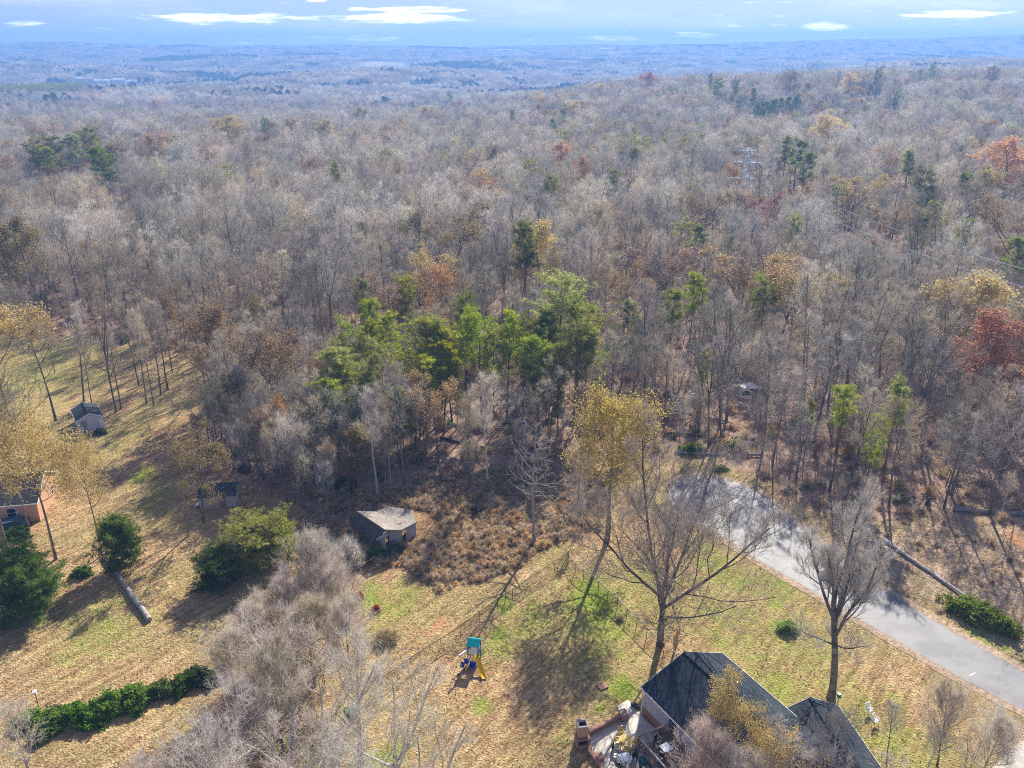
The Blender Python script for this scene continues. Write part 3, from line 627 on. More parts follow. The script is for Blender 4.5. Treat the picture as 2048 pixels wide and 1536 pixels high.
LM = [bare_tree(40, H=18, spread=5, cb=.3, lod=1, merge=True, leaf=3600, leaf_size=.33, leafmat=LEAF_T), bare_tree(41, H=18, spread=5, cb=.3, lod=1, merge=True, leaf=3800, leaf_size=.33, leafmat=LEAF_Y),
      bare_tree(42, H=18, spread=5, cb=.3, lod=1, merge=True, leaf=1600, leaf_size=.3, leafmat=LEAF_T)]
PM = [pine_tree(60, 20, 2.8, .5, merge=True, lod=1), pine_tree(61, 18, 3.2, .42, merge=True, lod=1)]
# clumps of about a dozen crowns for the far hills
def clump(seed, kind):
    r = np.random.default_rng(seed); K = TM(); mats = [BARK, FTW, CL_MATS[kind]]
    for i in range(9):
        rr = np.random.default_rng(seed * 31 + i)
        o = np.array([(i % 3 - 1) * 9.5 + r.uniform(-3.5, 3.5), (i // 3 - 1) * 9.5 + r.uniform(-3.5, 3.5), 0]); H = r.uniform(12, 19)
        k = 260
        q = unit(r.normal(0, 1, (k, 3))); q[:, 2] = np.abs(q[:, 2]) * 1.0 - .25
        if kind == 2: c0 = o + q * np.array([3.4, 3.4, H * .38]) * r.uniform(.6, 1, (k, 1)) + [0, 0, H * .62]
        else: c0 = o + q * np.array([5.0, 5.0, H * .42]) * r.uniform(.55, 1, (k, 1)) + [0, 0, H * .58]
        e = unit(q + r.normal(0, .5, (k, 3)) + [0, 0, .4])
        if kind == 2: K.add(leaves(c0, 1.5, r), 2)
        else:
            K.add(ribbons(c0 - e, c0 + e * 1.1, .22 * np.ones(k), r), 2 if (kind == 1 and i % 3 == 0) else 1)
        K.add(ribbons(o[None] + [0, 0, 0], o[None] + [0, 0, H * .8], .5, r), 0)
    return K.mesh('clump', mats)
PINE_FAR = tree_mat('far_pine', (.045, .07, .03), (.09, .12, .045), own=False)
FTW = tree_mat('far_twig', (.27, .24, .20), (.46, .42, .37), val=.3, own=False)
FTW = TWIG
CL_MATS = [FTW, LEAF_T, PINE_FAR]
CM = [clump(1, 0), clump(2, 0), clump(3, 0), clump(4, 1), clump(5, 2), clump(6, 2)]

KP = [pine_tree(65, 17, 3.4, .3, merge=True, lod=1), pine_tree(66, 15, 3.0, .25, merge=True, lod=1)]
# plan of all trees between the lawn and 1150 m
tx, ty = scatter(-760, 860, 88, 1150, 6.5, 11)
tz = terrain(tx, ty)
inw = poly_in(WOODS, tx, ty) & ~poly_in([(x, y) for x, y in ROAD], tx, ty) & ~poly_in(LEFTLAWN, tx, ty)
keep = inw & inview(tx, ty, tz) & (fieldmask(tx, ty) < .5)
rr = np.random.default_rng(5)
keep &= rr.random(len(tx)) < np.where(ty < 150, .97, np.where(ty < 420, .95, .97))
keep &= ~((tx > -20) & (tx < 10) & (ty < 118) & (rr.random(len(tx)) < .4))
# clearing under the power line and the thinner stand on the right
gapn = np.sin(tx / 23 + np.sin(ty / 31)) * np.sin(ty / 27 + np.sin(tx / 37 + 1))
keep &= ~((gapn > .72) & (ty > 130) & (rr.random(len(tx)) < .6))
tx, ty, tz = tx[keep], ty[keep], tz[keep]
PLAN = np.stack([tx, ty, tz], -1)
#MARK-NAMED
# ------------------------------------------------------------ the near house, its garage wing, patio and deck
def shingle(name, dark, light):
    m, t, b = new_mat(name); tcn = N(t, 'ShaderNodeTexCoord')
    br = N(t, 'ShaderNodeTexBrick'); br.inputs['Scale'].default_value = 1; br.inputs['Mortar Size'].default_value = .012; br.inputs['Brick Width'].default_value = .32; br.inputs['Row Height'].default_value = .15
    br.inputs['Color1'].default_value = (*dark, 1); br.inputs['Color2'].default_value = (*light, 1); br.inputs['Mortar'].default_value = (*[q * .35 for q in dark], 1); br.inputs['Bias'].default_value = -.1
    mp = N(t, 'ShaderNodeMapping'); mp.inputs['Rotation'].default_value = (0, 0, R(90)); t.links.new(tcn.outputs['Object'], mp.inputs[0]); t.links.new(mp.outputs[0], br.inputs['Vector'])
    c = mixc(t, .45, br.outputs['Color'], mixc(t, maprange(t, noise(t, 2.2, 5, .7), .3, .7), dark, light))
    c = mixc(t, maprange(t, noise(t, .5, 4), .5, .75, 0, .35), c, tuple(q * 1.5 for q in light))
    t.links.new(c, b.inputs['Base Color']); b.inputs['Roughness'].default_value = .85; b.inputs['Specular IOR Level'].default_value = .15
    bp = N(t, 'ShaderNodeBump'); bp.inputs['Strength'].default_value = .6; bp.inputs['Distance'].default_value = .02; t.links.new(br.outputs['Fac'], bp.inputs['Height']); bp.invert = True; t.links.new(bp.outputs[0], b.inputs['Normal'])
    return m
def brick_mat(name, c1, c2):
    m, t, b = new_mat(name); br = N(t, 'ShaderNodeTexBrick'); br.inputs['Scale'].default_value = 1; br.inputs['Brick Width'].default_value = .22; br.inputs['Row Height'].default_value = .075; br.inputs['Mortar Size'].default_value = .01
    br.inputs['Color1'].default_value = (*c1, 1); br.inputs['Color2'].default_value = (*c2, 1); br.inputs['Mortar'].default_value = (.42, .36, .30, 1)
    tcn = N(t, 'ShaderNodeTexCoord'); sp_ = N(t, 'ShaderNodeSeparateXYZ'); t.links.new(tcn.outputs['Object'], sp_.inputs[0]); cb_ = N(t, 'ShaderNodeCombineXYZ')
    a_ = N(t, 'ShaderNodeMath', operation='ADD'); t.links.new(sp_.outputs[0], a_.inputs[0]); t.links.new(sp_.outputs[1], a_.inputs[1]); t.links.new(a_.outputs[0], cb_.inputs[0]); t.links.new(sp_.outputs[2], cb_.inputs[1]); t.links.new(cb_.outputs[0], br.inputs['Vector'])
    t.links.new(mixc(t, .25, br.outputs['Color'], mixc(t, noise(t, 1.2, 4), c1, c2)), b.inputs['Base Color']); b.inputs['Roughness'].default_value = .85
    bp = N(t, 'ShaderNodeBump'); bp.inputs['Strength'].default_value = .5; bp.inputs['Distance'].default_value = .01; t.links.new(br.outputs['Fac'], bp.inputs['Height']); bp.invert = True; t.links.new(bp.outputs[0], b.inputs['Normal'])
    return m
def siding_mat(name, col, pitch=.11, axis=2, depth=1.):
    m, t, b = new_mat(name); w = N(t, 'ShaderNodeTexWave', wave_type='BANDS', bands_direction='XYZ'[axis], wave_profile='SAW'); w.inputs['Scale'].default_value = .314 / pitch / 1.0
    t.links.new(N(t, 'ShaderNodeTexCoord').outputs['Object'], w.inputs['Vector'])
    n = noise(t, 2, 5); c = mixc(t, maprange(t, n, .3, .7), tuple(q * .85 for q in col), col); c = mixc(t, maprange(t, w.outputs['Fac'], 0, .12, .45, 0), c, tuple(q * .4 for q in col))
    t.links.new(c, b.inputs['Base Color']); b.inputs['Roughness'].default_value = .6
    bp = N(t, 'ShaderNodeBump'); bp.inputs['Strength'].default_value = .6 * depth; bp.inputs['Distance'].default_value = .02; t.links.new(w.outputs['Fac'], bp.inputs['Height']); t.links.new(bp.outputs[0], b.inputs['Normal'])
    return m
SHNG = shingle('blue_grey_shingle', (.018, .028, .042), (.055, .072, .095)); SHNG2 = shingle('dark_shingle', (.035, .045, .055), (.085, .095, .11)); SHOLD = shingle('old_shingle', (.24, .21, .18), (.42, .375, .325))
BRICK = brick_mat('red_brown_brick', (.30, .13, .075), (.42, .21, .12)); BRICK2 = brick_mat('orange_brick', (.62, .32, .18), (.75, .44, .27))
SIDE = siding_mat('grey_siding', (.56, .54, .55)); WHITE = plain('white_trim', (.78, .78, .77), .5, .06); WHS = siding_mat('white_siding', (.66, .68, .72), .2)
GREYW = siding_mat('weathered_boards', (.50, .49, .49), .18, 0); BLACK = plain('black_metal', (.02, .02, .022), .4, .2, metal=.4); STEEL = plain('galvanised_steel', (.42, .43, .44), .35, .1, metal=.8)
GLASS = plain('window_glass', (.03, .045, .06), .08, .3, .8); DECKW = wood_mat('deck_boards', (.14, .105, .085), (.26, .20, .165)); RAILW = wood_mat('rail_wood', (.16, .115, .085), (.30, .23, .18)); RAILP = plain('pale_rail_wood', (.42, .38, .35), .8, .2)
ORW = wood_mat('orange_wood', (.42, .21, .06), (.66, .38, .12)); YEL = plain('yellow_paint', (.72, .52, .12), .45, .08); YELP = plain('yellow_plastic', (.80, .50, .015), .3, .05); TEAL = plain('teal_plastic', (.0, .36, .40), .35, .1)
BLUE = plain('blue_plastic', (.01, .07, .42), .35, .1); TGL = plain('pale_glass_top', (.55, .62, .68), .15, .1); LILAC = plain('faded_plastic', (.48, .42, .46), .5, .1); GREENP = plain('green_plastic', (.0, .16, .10), .4, .1); HOLLOW = plain('hollow_black', (.01, .01, .01), .9, .2)

def gable(parent, hw, y0, y1, ze, zr, roofm, ov=.3, ovg=.25, t_=.12, both_end_trim=True):
    """two roof slopes, ridge cap and white fascia; ridge along local y"""
    sl = (zr - ze) / hw; yb, yf = max(y0, y1) + ovg, min(y0, y1) - ovg; xe = hw + ov; zl = ze - sl * ov
    for s, nm in ((-1, 'roof'), (1, 'roof')):
        q = [(0, yb, zr), (s * xe, yb, zl), (s * xe, yf, zl), (0, yf, zr)]
        o = MB().slab(q if s < 0 else q[::-1], t_).build(nm, roofm, parent)
        e = MB()
        e.bar((s * (xe + .012), yb, zl - .06), (s * (xe + .012), yf, zl - .06), .03, .16)
        for yy in (yb + .02, yf - .02): e.bar((0, yy, zr - .07), (s * xe, yy, zl - .07), .035, .17)
        e.build('fascia', WHITE, o)
    MB().bar((0, yb, zr + .01), (0, yf, zr + .01), .3, .05).build('ridge_cap', roofm, parent)
def walls(parent, hw, y0, y1, z0, z1, zr, mat, name='wall', inset=0):
    """four walls, the two ends rising to a gable, each a slab of its own thickness"""
    y0, y1 = min(y0, y1), max(y0, y1); t_ = .18
    b_ = MB()
    for s in (-1, 1): b_.box((s * (hw - t_ / 2), (y0 + y1) / 2, (z0 + z1) / 2), (t_, y1 - y0, z1 - z0))
    for yy in (y0 + t_ / 2, y1 - t_ / 2):
        h = hw - t_; pts = [(-h, z0), (h, z0), (h, z1), (0, zr if zr > z1 else z1), (-h, z1)]
        V = [(x, yy - t_ / 2, z) for x, z in pts] + [(x, yy + t_ / 2, z) for x, z in pts]
        b_.add(V, [(0, 1, 2, 3, 4), (9, 8, 7, 6, 5)] + [(i, 5 + i, 5 + (i + 1) % 5, (i + 1) % 5) for i in range(5)])
    return b_.build(name, mat, parent)
def window(parent, c, w, h, axis, out, frame=None):
    """a framed window standing 3 cm proud of its wall; axis = 'x' when the wall faces local x"""
    d = .06; fr = MB(); x, y, z = c
    def bx(mb, du, dz, su, sz, dep, th):
        if axis == 'x': mb.box((x + out * dep, y + du, z + dz), (th, su, sz))
        else: mb.box((x + du, y + out * dep, z + dz), (su, th, sz))
    for s in (-1, 1): bx(fr, s * w / 2, 0, .08, h + .08, .02, d)
    bx(fr, 0, h / 2, w - .08, .08, .02, d); bx(fr, 0, -h / 2, w - .08, .08, .02, d); bx(fr, 0, 0, w - .08, .05, .02, d * .8)
    f = fr.build('window', frame or WHITE, parent); p = MB(); bx(p, 0, 0, w - .06, h - .06, .008, .02); p.build('pane', GLASS, f); return f

HX, HY, HRZ = 15.2, 61.35, R(28.7)
house = empty('house', (HX, HY, 0), HRZ, 'grey sided house with dark blue grey gable roof beside the patio', 'house')
walls(house, 4.35, -17, -.45, .9, 3.02, 4.72, SIDE)
walls(house, 4.33, -16.98, -.47, -.1, .9, 0, BRICK, 'brick_base')
gable(house, 4.35, -17, -.45, 3.1, 4.95, SHNG)
for x in (-4.36, 4.36):
    for y in (-.47, -16.98): MB().box((x, y, 1.98), (.12, .12, 2.1)).build('corner_board', WHITE, house)
MB().bar((-4.5, -.36, 0), (-4.5, -.36, 3.0), .08).build('downspout', WHITE, house)
for y in (-4.3, -9.5, -13.6): window(house, (-4.36, y, 1.95), 1.0, 1.3, 'x', -1)
for y in (-3.6, -8.2, -12.6): window(house, (4.36, y, 1.95), 1.0, 1.3, 'x', 1)
window(house, (-1.6, -.44, 2.0), .9, 1.2, 'y', 1)
MB().tube([(1.6, -5.2, 3.9), (1.6, -5.2, 4.75)], .06).build('vent_pipe', STEEL, house)
MB().tube([(-2.2, -9.6, 3.7), (-2.2, -9.6, 4.4)], .09).build('vent_pipe', BLACK, house)
gwing = empty('garage', (25.2, 56.9, 0), R(8), 'lower wing with blue grey gable roof joined behind the pale crowned tree', 'garage')
walls(gwing, 2.45, -13, -.3, -.1, 2.55, 3.5, SIDE)
gable(gwing, 2.45, -13, -.3, 2.62, 3.75, SHNG)
window(gwing, (2.46, -4, 1.5), .9, 1.1, 'x', 1)

# patio: slab, brick seat walls, fireplace
PAT = G([(1234, 1413), (1256, 1401), (1287, 1437), (1312, 1461), (1352, 1510), (1400, 1620), (1225, 1620), (1203, 1532), (1177, 1500), (1179, 1464), (1243, 1436)])
m, t, b = new_mat('patio_concrete'); c = mixc(t, maprange(t, noise(t, .8, 5, .65), .3, .7), (.50, .45, .37), (.68, .62, .52)); c = mixc(t, maprange(t, noise(t, 5, 3), .55, .7, 0, .35), c, (.30, .25, .2)); t.links.new(c, b.inputs['Base Color'])
patio = MB().prism(PAT, -.05, .10).build('patio', m); tag(patio, kind='structure')
def seat_wall(pts, h, w=.38):
    e = empty('brick_wall', (*pts[0], 0), 0, None, 'wall'); x0, y0 = pts[0]; b_ = MB(); cpm = MB()
    for (a, c2) in zip(pts[:-1], pts[1:]):
        a = (a[0] - x0, a[1] - y0); c2 = (c2[0] - x0, c2[1] - y0)
        b_.bar((*a, h / 2), (*c2, h / 2), w - .06, h); cpm.bar((*a, h + .035), (*c2, h + .035), w, .07)
    b_.build('wall', BRICK, e); cpm.build('coping', plain('coping_brick', (.46, .25, .17), .8, .2, 4), e); return e
def G3(l, z): return [at(px, py, z) for px, py in l]
w1 = seat_wall(G3([(1243, 1429), (1178, 1462)], .55), .55); tag(w1, 'low brick seat wall along the upper edge of the patio')
w2 = seat_wall(G3([(1177, 1482), (1180, 1500), (1204, 1531), (1222, 1590)], .4), .4); tag(w2, 'low brick wall along the lower left edge of the patio')
x, y = at(1246, 1440); pil = empty('brick_pillar', (x, y, 0), HRZ, 'short square brick pillar ending the upper patio wall', 'pillar'); MB().box((0, 0, .42), (.6, .6, .84)).build('shaft', BRICK, pil); MB().box((0, 0, .88), (.68, .68, .08)).build('cap', plain('cap_brick', (.5, .33, .25), .8, .2), pil)
x, y = at(1200, 1524); pil = empty('brick_pillar', (x, y, 0), HRZ, 'short square brick pillar at the bottom of the left patio wall', 'pillar'); MB().box((0, 0, .32), (.5, .5, .64)).build('shaft', BRICK, pil); MB().box((0, 0, .67), (.58, .58, .06)).build('cap', plain('cap_brick_low', (.5, .27, .2), .8, .2), pil)
x, y = at(1164, 1490); fp = empty('outdoor_fireplace', (x, y, 0), R(8), 'brick outdoor fireplace with a square open topped chimney', 'fireplace')
b_ = MB(); b_.box((-.5, 0, .55), (.14, 1.0, 1.1)); b_.box((.5, 0, .55), (.14, 1.0, 1.1)); b_.box((0, .43, .55), (.86, .14, 1.1)); b_.box((0, -.43, .2), (.86, .14, .4)); b_.box((0, -.43, 1.0), (.86, .14, .2)); b_.box((0, 0, .05), (.86, .72, .1)); b_.build('hearth', BRICK, fp)
b_ = MB()
for s in (-1, 1): b_.box((s * .36, .12, 1.65), (.12, .84, 1.1)); b_.box((0, .12 + s * .36, 1.65), (.6, .12, 1.1))
b_.build('chimney', BRICK2, fp)
b_ = MB()
for s in (-1, 1): b_.box((s * .40, .12, 2.23), (.16, .96, .07)); b_.box((0, .12 + s * .40, 2.23), (.64, .16, .07))
b_.build('chimney_cap', plain('cap_stone', (.5, .46, .42), .8, .1), fp); MB().box((0, .12, 2.02), (.59, .59, .05)).build('flue_plate', HOLLOW, fp); MB().box((0, -.2, .6), (.8, .1, .5)).build('firebox_plate', HOLLOW, fp)  # flat black plates stand in for the dark insides of chimney and hearth
# deck
da, db, dc = at(1345, 1444, 2.45), at(1277, 1474, 2.45), at(1330, 1534, 2.45)
da, db, dc = [np.array(q) for q in (da, db, dc)]; dd = da + (dc - db) * 1.9; dc2 = db + (dc - db) * 1.9
deck = empty('deck', (*db, 0), 0, 'raised brown wooden deck with black balusters between patio and house', 'deck')
fl = MB(); n = 46; e1 = (dd - da); L1 = np.linalg.norm(e1); e1 = e1 / L1; wd_ = (da - db); Wd = np.linalg.norm(wd_); wd_ = wd_ / Wd
deckang = math.atan2(wd_[1], wd_[0])
nb_ = int(L1 / .145)
for i in range(nb_):
    p = (e1 * (i + .5) * .145) + wd_ * Wd / 2; fl.box((p[0], p[1], 1.44), (Wd, .135, .035), deckang)
tag(fl.build('floor_boards', DECKW, deck), kind='stuff')
fr = MB(); fr.bar((0, 0, 1.32), (*(wd_ * Wd), 1.32), .06, .2); fr.bar((0, 0, 1.32), (*(e1 * L1), 1.32), .06, .2); fr.build('rim_joist', RAILW, deck)
for q in ((0, 0), tuple(wd_ * (Wd - .1)), tuple(wd_ * Wd * .5), tuple(e1 * L1 * .33), tuple(e1 * L1 * .66), tuple(e1 * L1)): MB().box((q[0], q[1], 1.22), (.12, .12, 2.45), deckang).build('post', RAILW, deck)
MB().bar((0, 0, 2.47), (*(wd_ * Wd), 2.47), .14, .04).build('top_rail', RAILW, deck); MB().bar((0, 0, 2.47), (*(e1 * L1), 2.47), .14, .04).build('top_rail', RAILP, deck)
bal = MB()
for dvec, LL in ((wd_, Wd), (e1, L1)):
    bal.bar((*(dvec * .05), 1.6), (*(dvec * LL), 1.6), .04)
    for i in range(1, int(LL / .12)):
        q = dvec * i * .12; bal.bar((q[0], q[1], 1.6), (q[0], q[1], 2.45), .02)
tag(bal.build('balusters', BLACK, deck), kind='stuff')
def round_table():
    x, y = at(1252, 1478, .8); e = empty('round_table', (x, y, .1), R(10), 'yellow round slatted patio table on the concrete', 'table')
    n = 11
    for i in range(n):
        xx = -.5 + (i + .5) / n; L = 2 * math.sqrt(max(.26 - xx * xx, .01)); MB().box((xx, 0, .72), (1 / n - .018, L, .03)).build('slat', YEL, e)
    for s in range(4): a = s * math.pi / 2 + .78; MB().bar((.38 * math.cos(a), .38 * math.sin(a), 0), (.3 * math.cos(a), .3 * math.sin(a), .7), .05).build('leg', YEL, e)
round_table()
def chair(px, py, rz, mat, label, group, z=0.1, slat=True):
    x, y = at(px, py, z + .4); e = empty('patio_chair', (x, y, z), rz, label, 'chair', group)
    s_ = MB()
    for i in range(5): s_.box((-.2 + i * .1, 0, .43), (.085, .46, .03))
    s_.build('seat', mat, e); b_ = MB()
    for i in range(5): b_.box((-.2 + i * .1, .25, .72), (.07, .03, .5), rx=-.15)
    b_.bar((-.25, .29, .98), (.25, .29, .98), .05); b_.build('backrest', mat, e)
    for sx in (-1, 1):
        for sy in (-1, 1): MB().bar((sx * .22, sy * .22, 0), (sx * .22, sy * .22, .42), .035).build('leg', mat, e)
        a_ = MB(); a_.bar((sx * .25, -.22, .62), (sx * .25, .26, .64), .05, .03); a_.bar((sx * .25, -.21, .4), (sx * .25, -.21, .62), .03); a_.build('armrest', mat, e)
for px, py, rz, l in ((1235, 1482, R(100), 'yellow wooden chair left of the round table'), (1268, 1486, R(-80), 'yellow wooden chair right of the round table'), (1252, 1497, R(185), 'yellow wooden chair below the round table'), (1243, 1468, R(20), 'yellow wooden chair mostly hidden above the round table')):
    chair(px, py, rz, YEL, l, 'yellow chairs around the round table')
for px, py, rz, l in ((1231, 1500, R(60), 'black metal chair at the left of the square patio table'), (1268, 1510, R(-70), 'black metal chair at the right of the square patio table'), (1238, 1532, R(120), 'black metal chair below the square patio table')):
    chair(px, py, rz, BLACK, l, 'black chairs around the square patio table')
def square_table(px, py, z, rz, w, label):
    x, y = at(px, py, z + .7); e = empty('glass_table', (x, y, z), rz, label, 'table'); MB().box((0, 0, .72), (w, w, .025)).build('tabletop', TGL, e, bevel=.01)
    f = MB()
    for s in (-1, 1): f.bar((s * w / 2, -w / 2, .69), (s * w / 2, w / 2, .69), .03); f.bar((-w / 2, s * w / 2, .69), (w / 2, s * w / 2, .69), .03)
    f.build('frame', BLACK, e)
    for sx in (-1, 1):
        for sy in (-1, 1): MB().bar((sx * w * .44, sy * w * .44, 0), (sx * w * .44, sy * w * .44, .69), .03).build('leg', BLACK, e)
square_table(1250, 1515, .1, R(20), .95, 'square pale glass table on the patio below the yellow table'); square_table(1332, 1495, 1.47, R(28), .85, 'square pale glass table on the raised deck')
for px, py, rz, l in ((1317, 1482, R(60), 'black slatted chair on the deck beside the glass table'), (1325, 1512, R(150), 'black chair on the deck below the glass table')): chair(px, py, rz, BLACK, l, 'black chairs on the deck', z=1.47)
x, y = at(1290, 1525, .5); gr = empty('covered_grill', (x, y, .1), R(20), 'dark green covered grill beneath the deck edge', 'grill'); MB().box((0, 0, .55), (.9, .5, .5)).build('cart', plain('grill_cover', (.03, .12, .12), .6, .2), gr, bevel=.05); MB().tube([(-.45, 0, .8), (.45, 0, .8)], .27, 10).build('lid', plain('grill_lid', (.04, .14, .14), .5, .2), gr)
for sx in (-.4, .4): MB().box((sx, 0, .15), (.05, .45, .3)).build('leg', BLACK, gr)
x, y = at(1270, 1415); hs = empty('hose_reel', (x, y, 0), R(-50), 'small dark drain box with a pale pipe beside the patio path', 'box'); MB().box((0, 0, .2), (.7, .4, .4)).build('case', plain('dark_box', (.05, .05, .06), .6, .2), hs, bevel=.03); MB().bar((-.5, .3, .1), (.5, .3, .1), .07).build('pipe', WHITE, hs)
# wooden gate frame, leaning behind the house
x, y = at(1348, 1303); gt = empty('wooden_gate', (x, y, 0), R(65), 'orange wooden gate standing open behind the house roof', 'gate')
for s in (0, 1): MB().bar((s * 1.3, 0, 0), (s * 1.3, .15, 1.9), .1).build('post', ORW, gt)
for i in range(9): MB().box((.15 + i * .14, .08, 1.0), (.1, .025, 1.6)).build('slat', ORW, gt)
g_ = MB(); g_.bar((0, .03, .35), (1.3, .03, .35), .1, .05); g_.bar((0, .14, 1.75), (1.3, .14, 1.75), .1, .05); g_.bar((0, .05, .4), (1.3, .12, 1.7), .08, .04); g_.build('brace', ORW, gt)

# fence of black posts and chain link round the back yard
def fence(px_list, h, label, toprail, post=.07, corner=0):
    P = G(px_list); x0, y0 = P[0]; e = empty('chain_link_fence', (x0, y0, 0), 0, label, 'fence', None); W = MB()
    for i, (x, y) in enumerate(P):
        MB().tube([(x - x0, y - y0, -.05), (x - x0, y - y0, h + (.12 if i == corner else 0))], post * (.75 if i == corner else .45), 6).build('post', BLACK, e)
    for (a, c2) in zip(P[:-1], P[1:]):
        a = np.array(a) - (x0, y0); c2 = np.array(c2) - (x0, y0); L = np.linalg.norm(c2 - a); d_ = (c2 - a) / L; s = .11; k = int((L + h) / s)
        for i in range(k):
            for sg in (1, -1):
                u0 = i * s - (h if sg > 0 else 0); u1 = u0 + sg * h if sg > 0 else u0 - h
                z0, z1 = .03, h
                if sg < 0: u0, u1 = i * s, i * s - h
                a0, a1 = np.clip(u0, 0, L), np.clip(u1, 0, L)
                if abs(a1 - a0) < .05: continue
                zz0 = z0 + (a0 - u0) / (u1 - u0) * (z1 - z0); zz1 = z0 + (a1 - u0) / (u1 - u0) * (z1 - z0)
                p0 = np.array([*(a + d_ * a0), zz0]); p1 = np.array([*(a + d_ * a1), zz1]); n_ = np.array([-d_[1], d_[0], 0]) * .004; up = np.array([0, 0, .006])
                W.add([p0 - up, p0 + up, p1 + up, p1 - up], [(0, 1, 2, 3)])
    tag(W.build('wire_mesh', plain('black_wire', (.03, .035, .035), .5, .1), e), kind='stuff')
    r_ = MB()
    for (a, c2) in zip(P[:-1], P[1:]): r_.bar((a[0] - x0, a[1] - y0, h), (c2[0] - x0, c2[1] - y0, h), .045)
    r_.build('top_rail', toprail, e)
fence([(1136, 1125), (1109, 1142), (1082, 1160), (1054, 1180), (1025, 1199), (995, 1219), (959, 1245), (921, 1273), (882, 1299), (840, 1326), (796, 1357), (748, 1390)], 1.3, 'black chain link fence running down and left from the corner post', BLACK, .055)
fence([(1136, 1125), (1151, 1145), (1167, 1160), (1183, 1168), (1197, 1182), (1215, 1201), (1234, 1217), (1253, 1236), (1273, 1254), (1293, 1276), (1327, 1308), (1352, 1330)], 1.3, 'chain link fence with pale top rail running from the corner post to the house', plain('dull_rail', (.30, .31, .31), .6, .1), .07)
x, y = at(911, 1393); hk = empty('steel_pole', (x, y, 0), 0, 'thin dark pole with a hooked top below the play set', 'pole'); MB().tube([(0, 0, 0), (0, 0, 1.7), (.08, 0, 1.85), (.22, 0, 1.88), (.3, 0, 1.8)], .022, 5).build('rod', BLACK, hk)

# play set
x, y = at(949, 1322); ps = empty('play_set', (x, y, 0), R(-12), 'small play set with teal roof, yellow slide and blue swings', 'play set')
MB().slab([(-.62, -.62, 2.15), (.62, -.62, 2.15), (.62, .1, 2.55), (-.62, .1, 2.55)], .04).build('roof', TEAL, ps); MB().slab([(-.62, .1, 2.55), (.62, .1, 2.55), (.62, .66, 2.2), (-.62, .66, 2.2)], .04).build('roof', TEAL, ps)
for sx in (-1, 1):
    for sy in (-1, 1): MB().box((sx * .5, sy * .5, 1.1), (.08, .08, 2.2)).build('post', GREENP, ps)
MB().box((0, 0, 1.1), (1.0, 1.0, .06)).build('platform', plain('dark_deck', (.06, .06, .08), .6, .2), ps)
for s in (-1, 1): MB().box((s * .53, 0, 1.42), (.04, .9, .5)).build('panel', BLUE if s > 0 else GREENP, ps)
sl = MB(); pts = [(.3, -.5, 1.15), (.55, -.9, 1.0), (.85, -1.3, .62), (1.15, -1.75, .3), (1.4, -2.1, .16), (1.55, -2.35, .14)]
for (a, c2) in zip(pts[:-1], pts[1:]):
    a = np.array(a); c2 = np.array(c2); d_ = (c2 - a)[:2]; d_ /= np.linalg.norm(d_); s_ = np.array([-d_[1], d_[0], 0]) * .24; up = np.array([0, 0, .16])
    sl.add([a - s_ + up, a - s_, a + s_, a + s_ + up, c2 - s_ + up, c2 - s_, c2 + s_, c2 + s_ + up], [(0, 1, 5, 4), (1, 2, 6, 5), (2, 3, 7, 6)])
o = sl.build('slide', YELP, ps); sm = o.modifiers.new('thick', 'SOLIDIFY'); sm.thickness = .03
MB().bar((-.4, -.55, 1.85), (-.95, -1.85, 1.95), .17, .12).build('swing_beam', LILAC, ps)
af = MB()
for q in ((-1.5, -1.7, 0), (-.5, -2.2, 0)): af.bar((-.95, -1.85, 1.95), q, .05)
af.bar((-1.28, -1.8, .75), (-.68, -2.08, .75), .04); af.bar((-1.5, -1.7, .03), (-.5, -2.2, .03), .04); af.build('swing_frame', STEEL, ps)
for (sx, sy, c_s, nm) in ((-.58, -.95, BLUE, 'swing'), (-.8, -1.5, BLUE, 'swing')):
    s_ = MB(); s_.box((sx, sy, .5), (.42, .32, .06)); s_.box((sx, sy + .16, .68), (.42, .05, .35)); sw = s_.build(nm, c_s, ps, bevel=.015)
    ch = MB(); ch.bar((sx - .18, sy, .5), (sx - .1, sy, 1.86), .015); ch.bar((sx + .18, sy, .5), (sx + .1, sy, 1.86), .015); ch.build('chain', YEL, sw)
sw = MB(); sw.box((.15, -1.35, .45), (.62, .45, .1)); sw.box((.15, -1.12, .68), (.62, .06, .42)); sw.box((-.13, -1.35, .6), (.05, .4, .22)); sw.box((.43, -1.35, .6), (.05, .4, .22)); sw.build('glider_seat', BLUE, ps, bevel=.02)
MB().tube([(.1, -.95, .02), (.1, -.95, .1)], .28, 12).build('toy_wheel', LILAC, ps); MB().bar((-.45, -1.75, .25), (-.2, -1.35, .55), .13, .05).build('climbing_step', YELP, ps)
ld = MB()
for s in (-.18, .18): ld.bar((-.1 + s, -.52, 1.1), (-.25 + s, -1.0, 0), .04)
for i in range(4): k = (i + .7) / 4.5; ld.bar((-.28 - .15 * (1 - k) + .02, -.52 - .48 * (1 - k), 1.1 * k), (.08 - .15 * (1 - k), -.52 - .48 * (1 - k), 1.1 * k), .035)
ld.build('ladder', STEEL, ps)

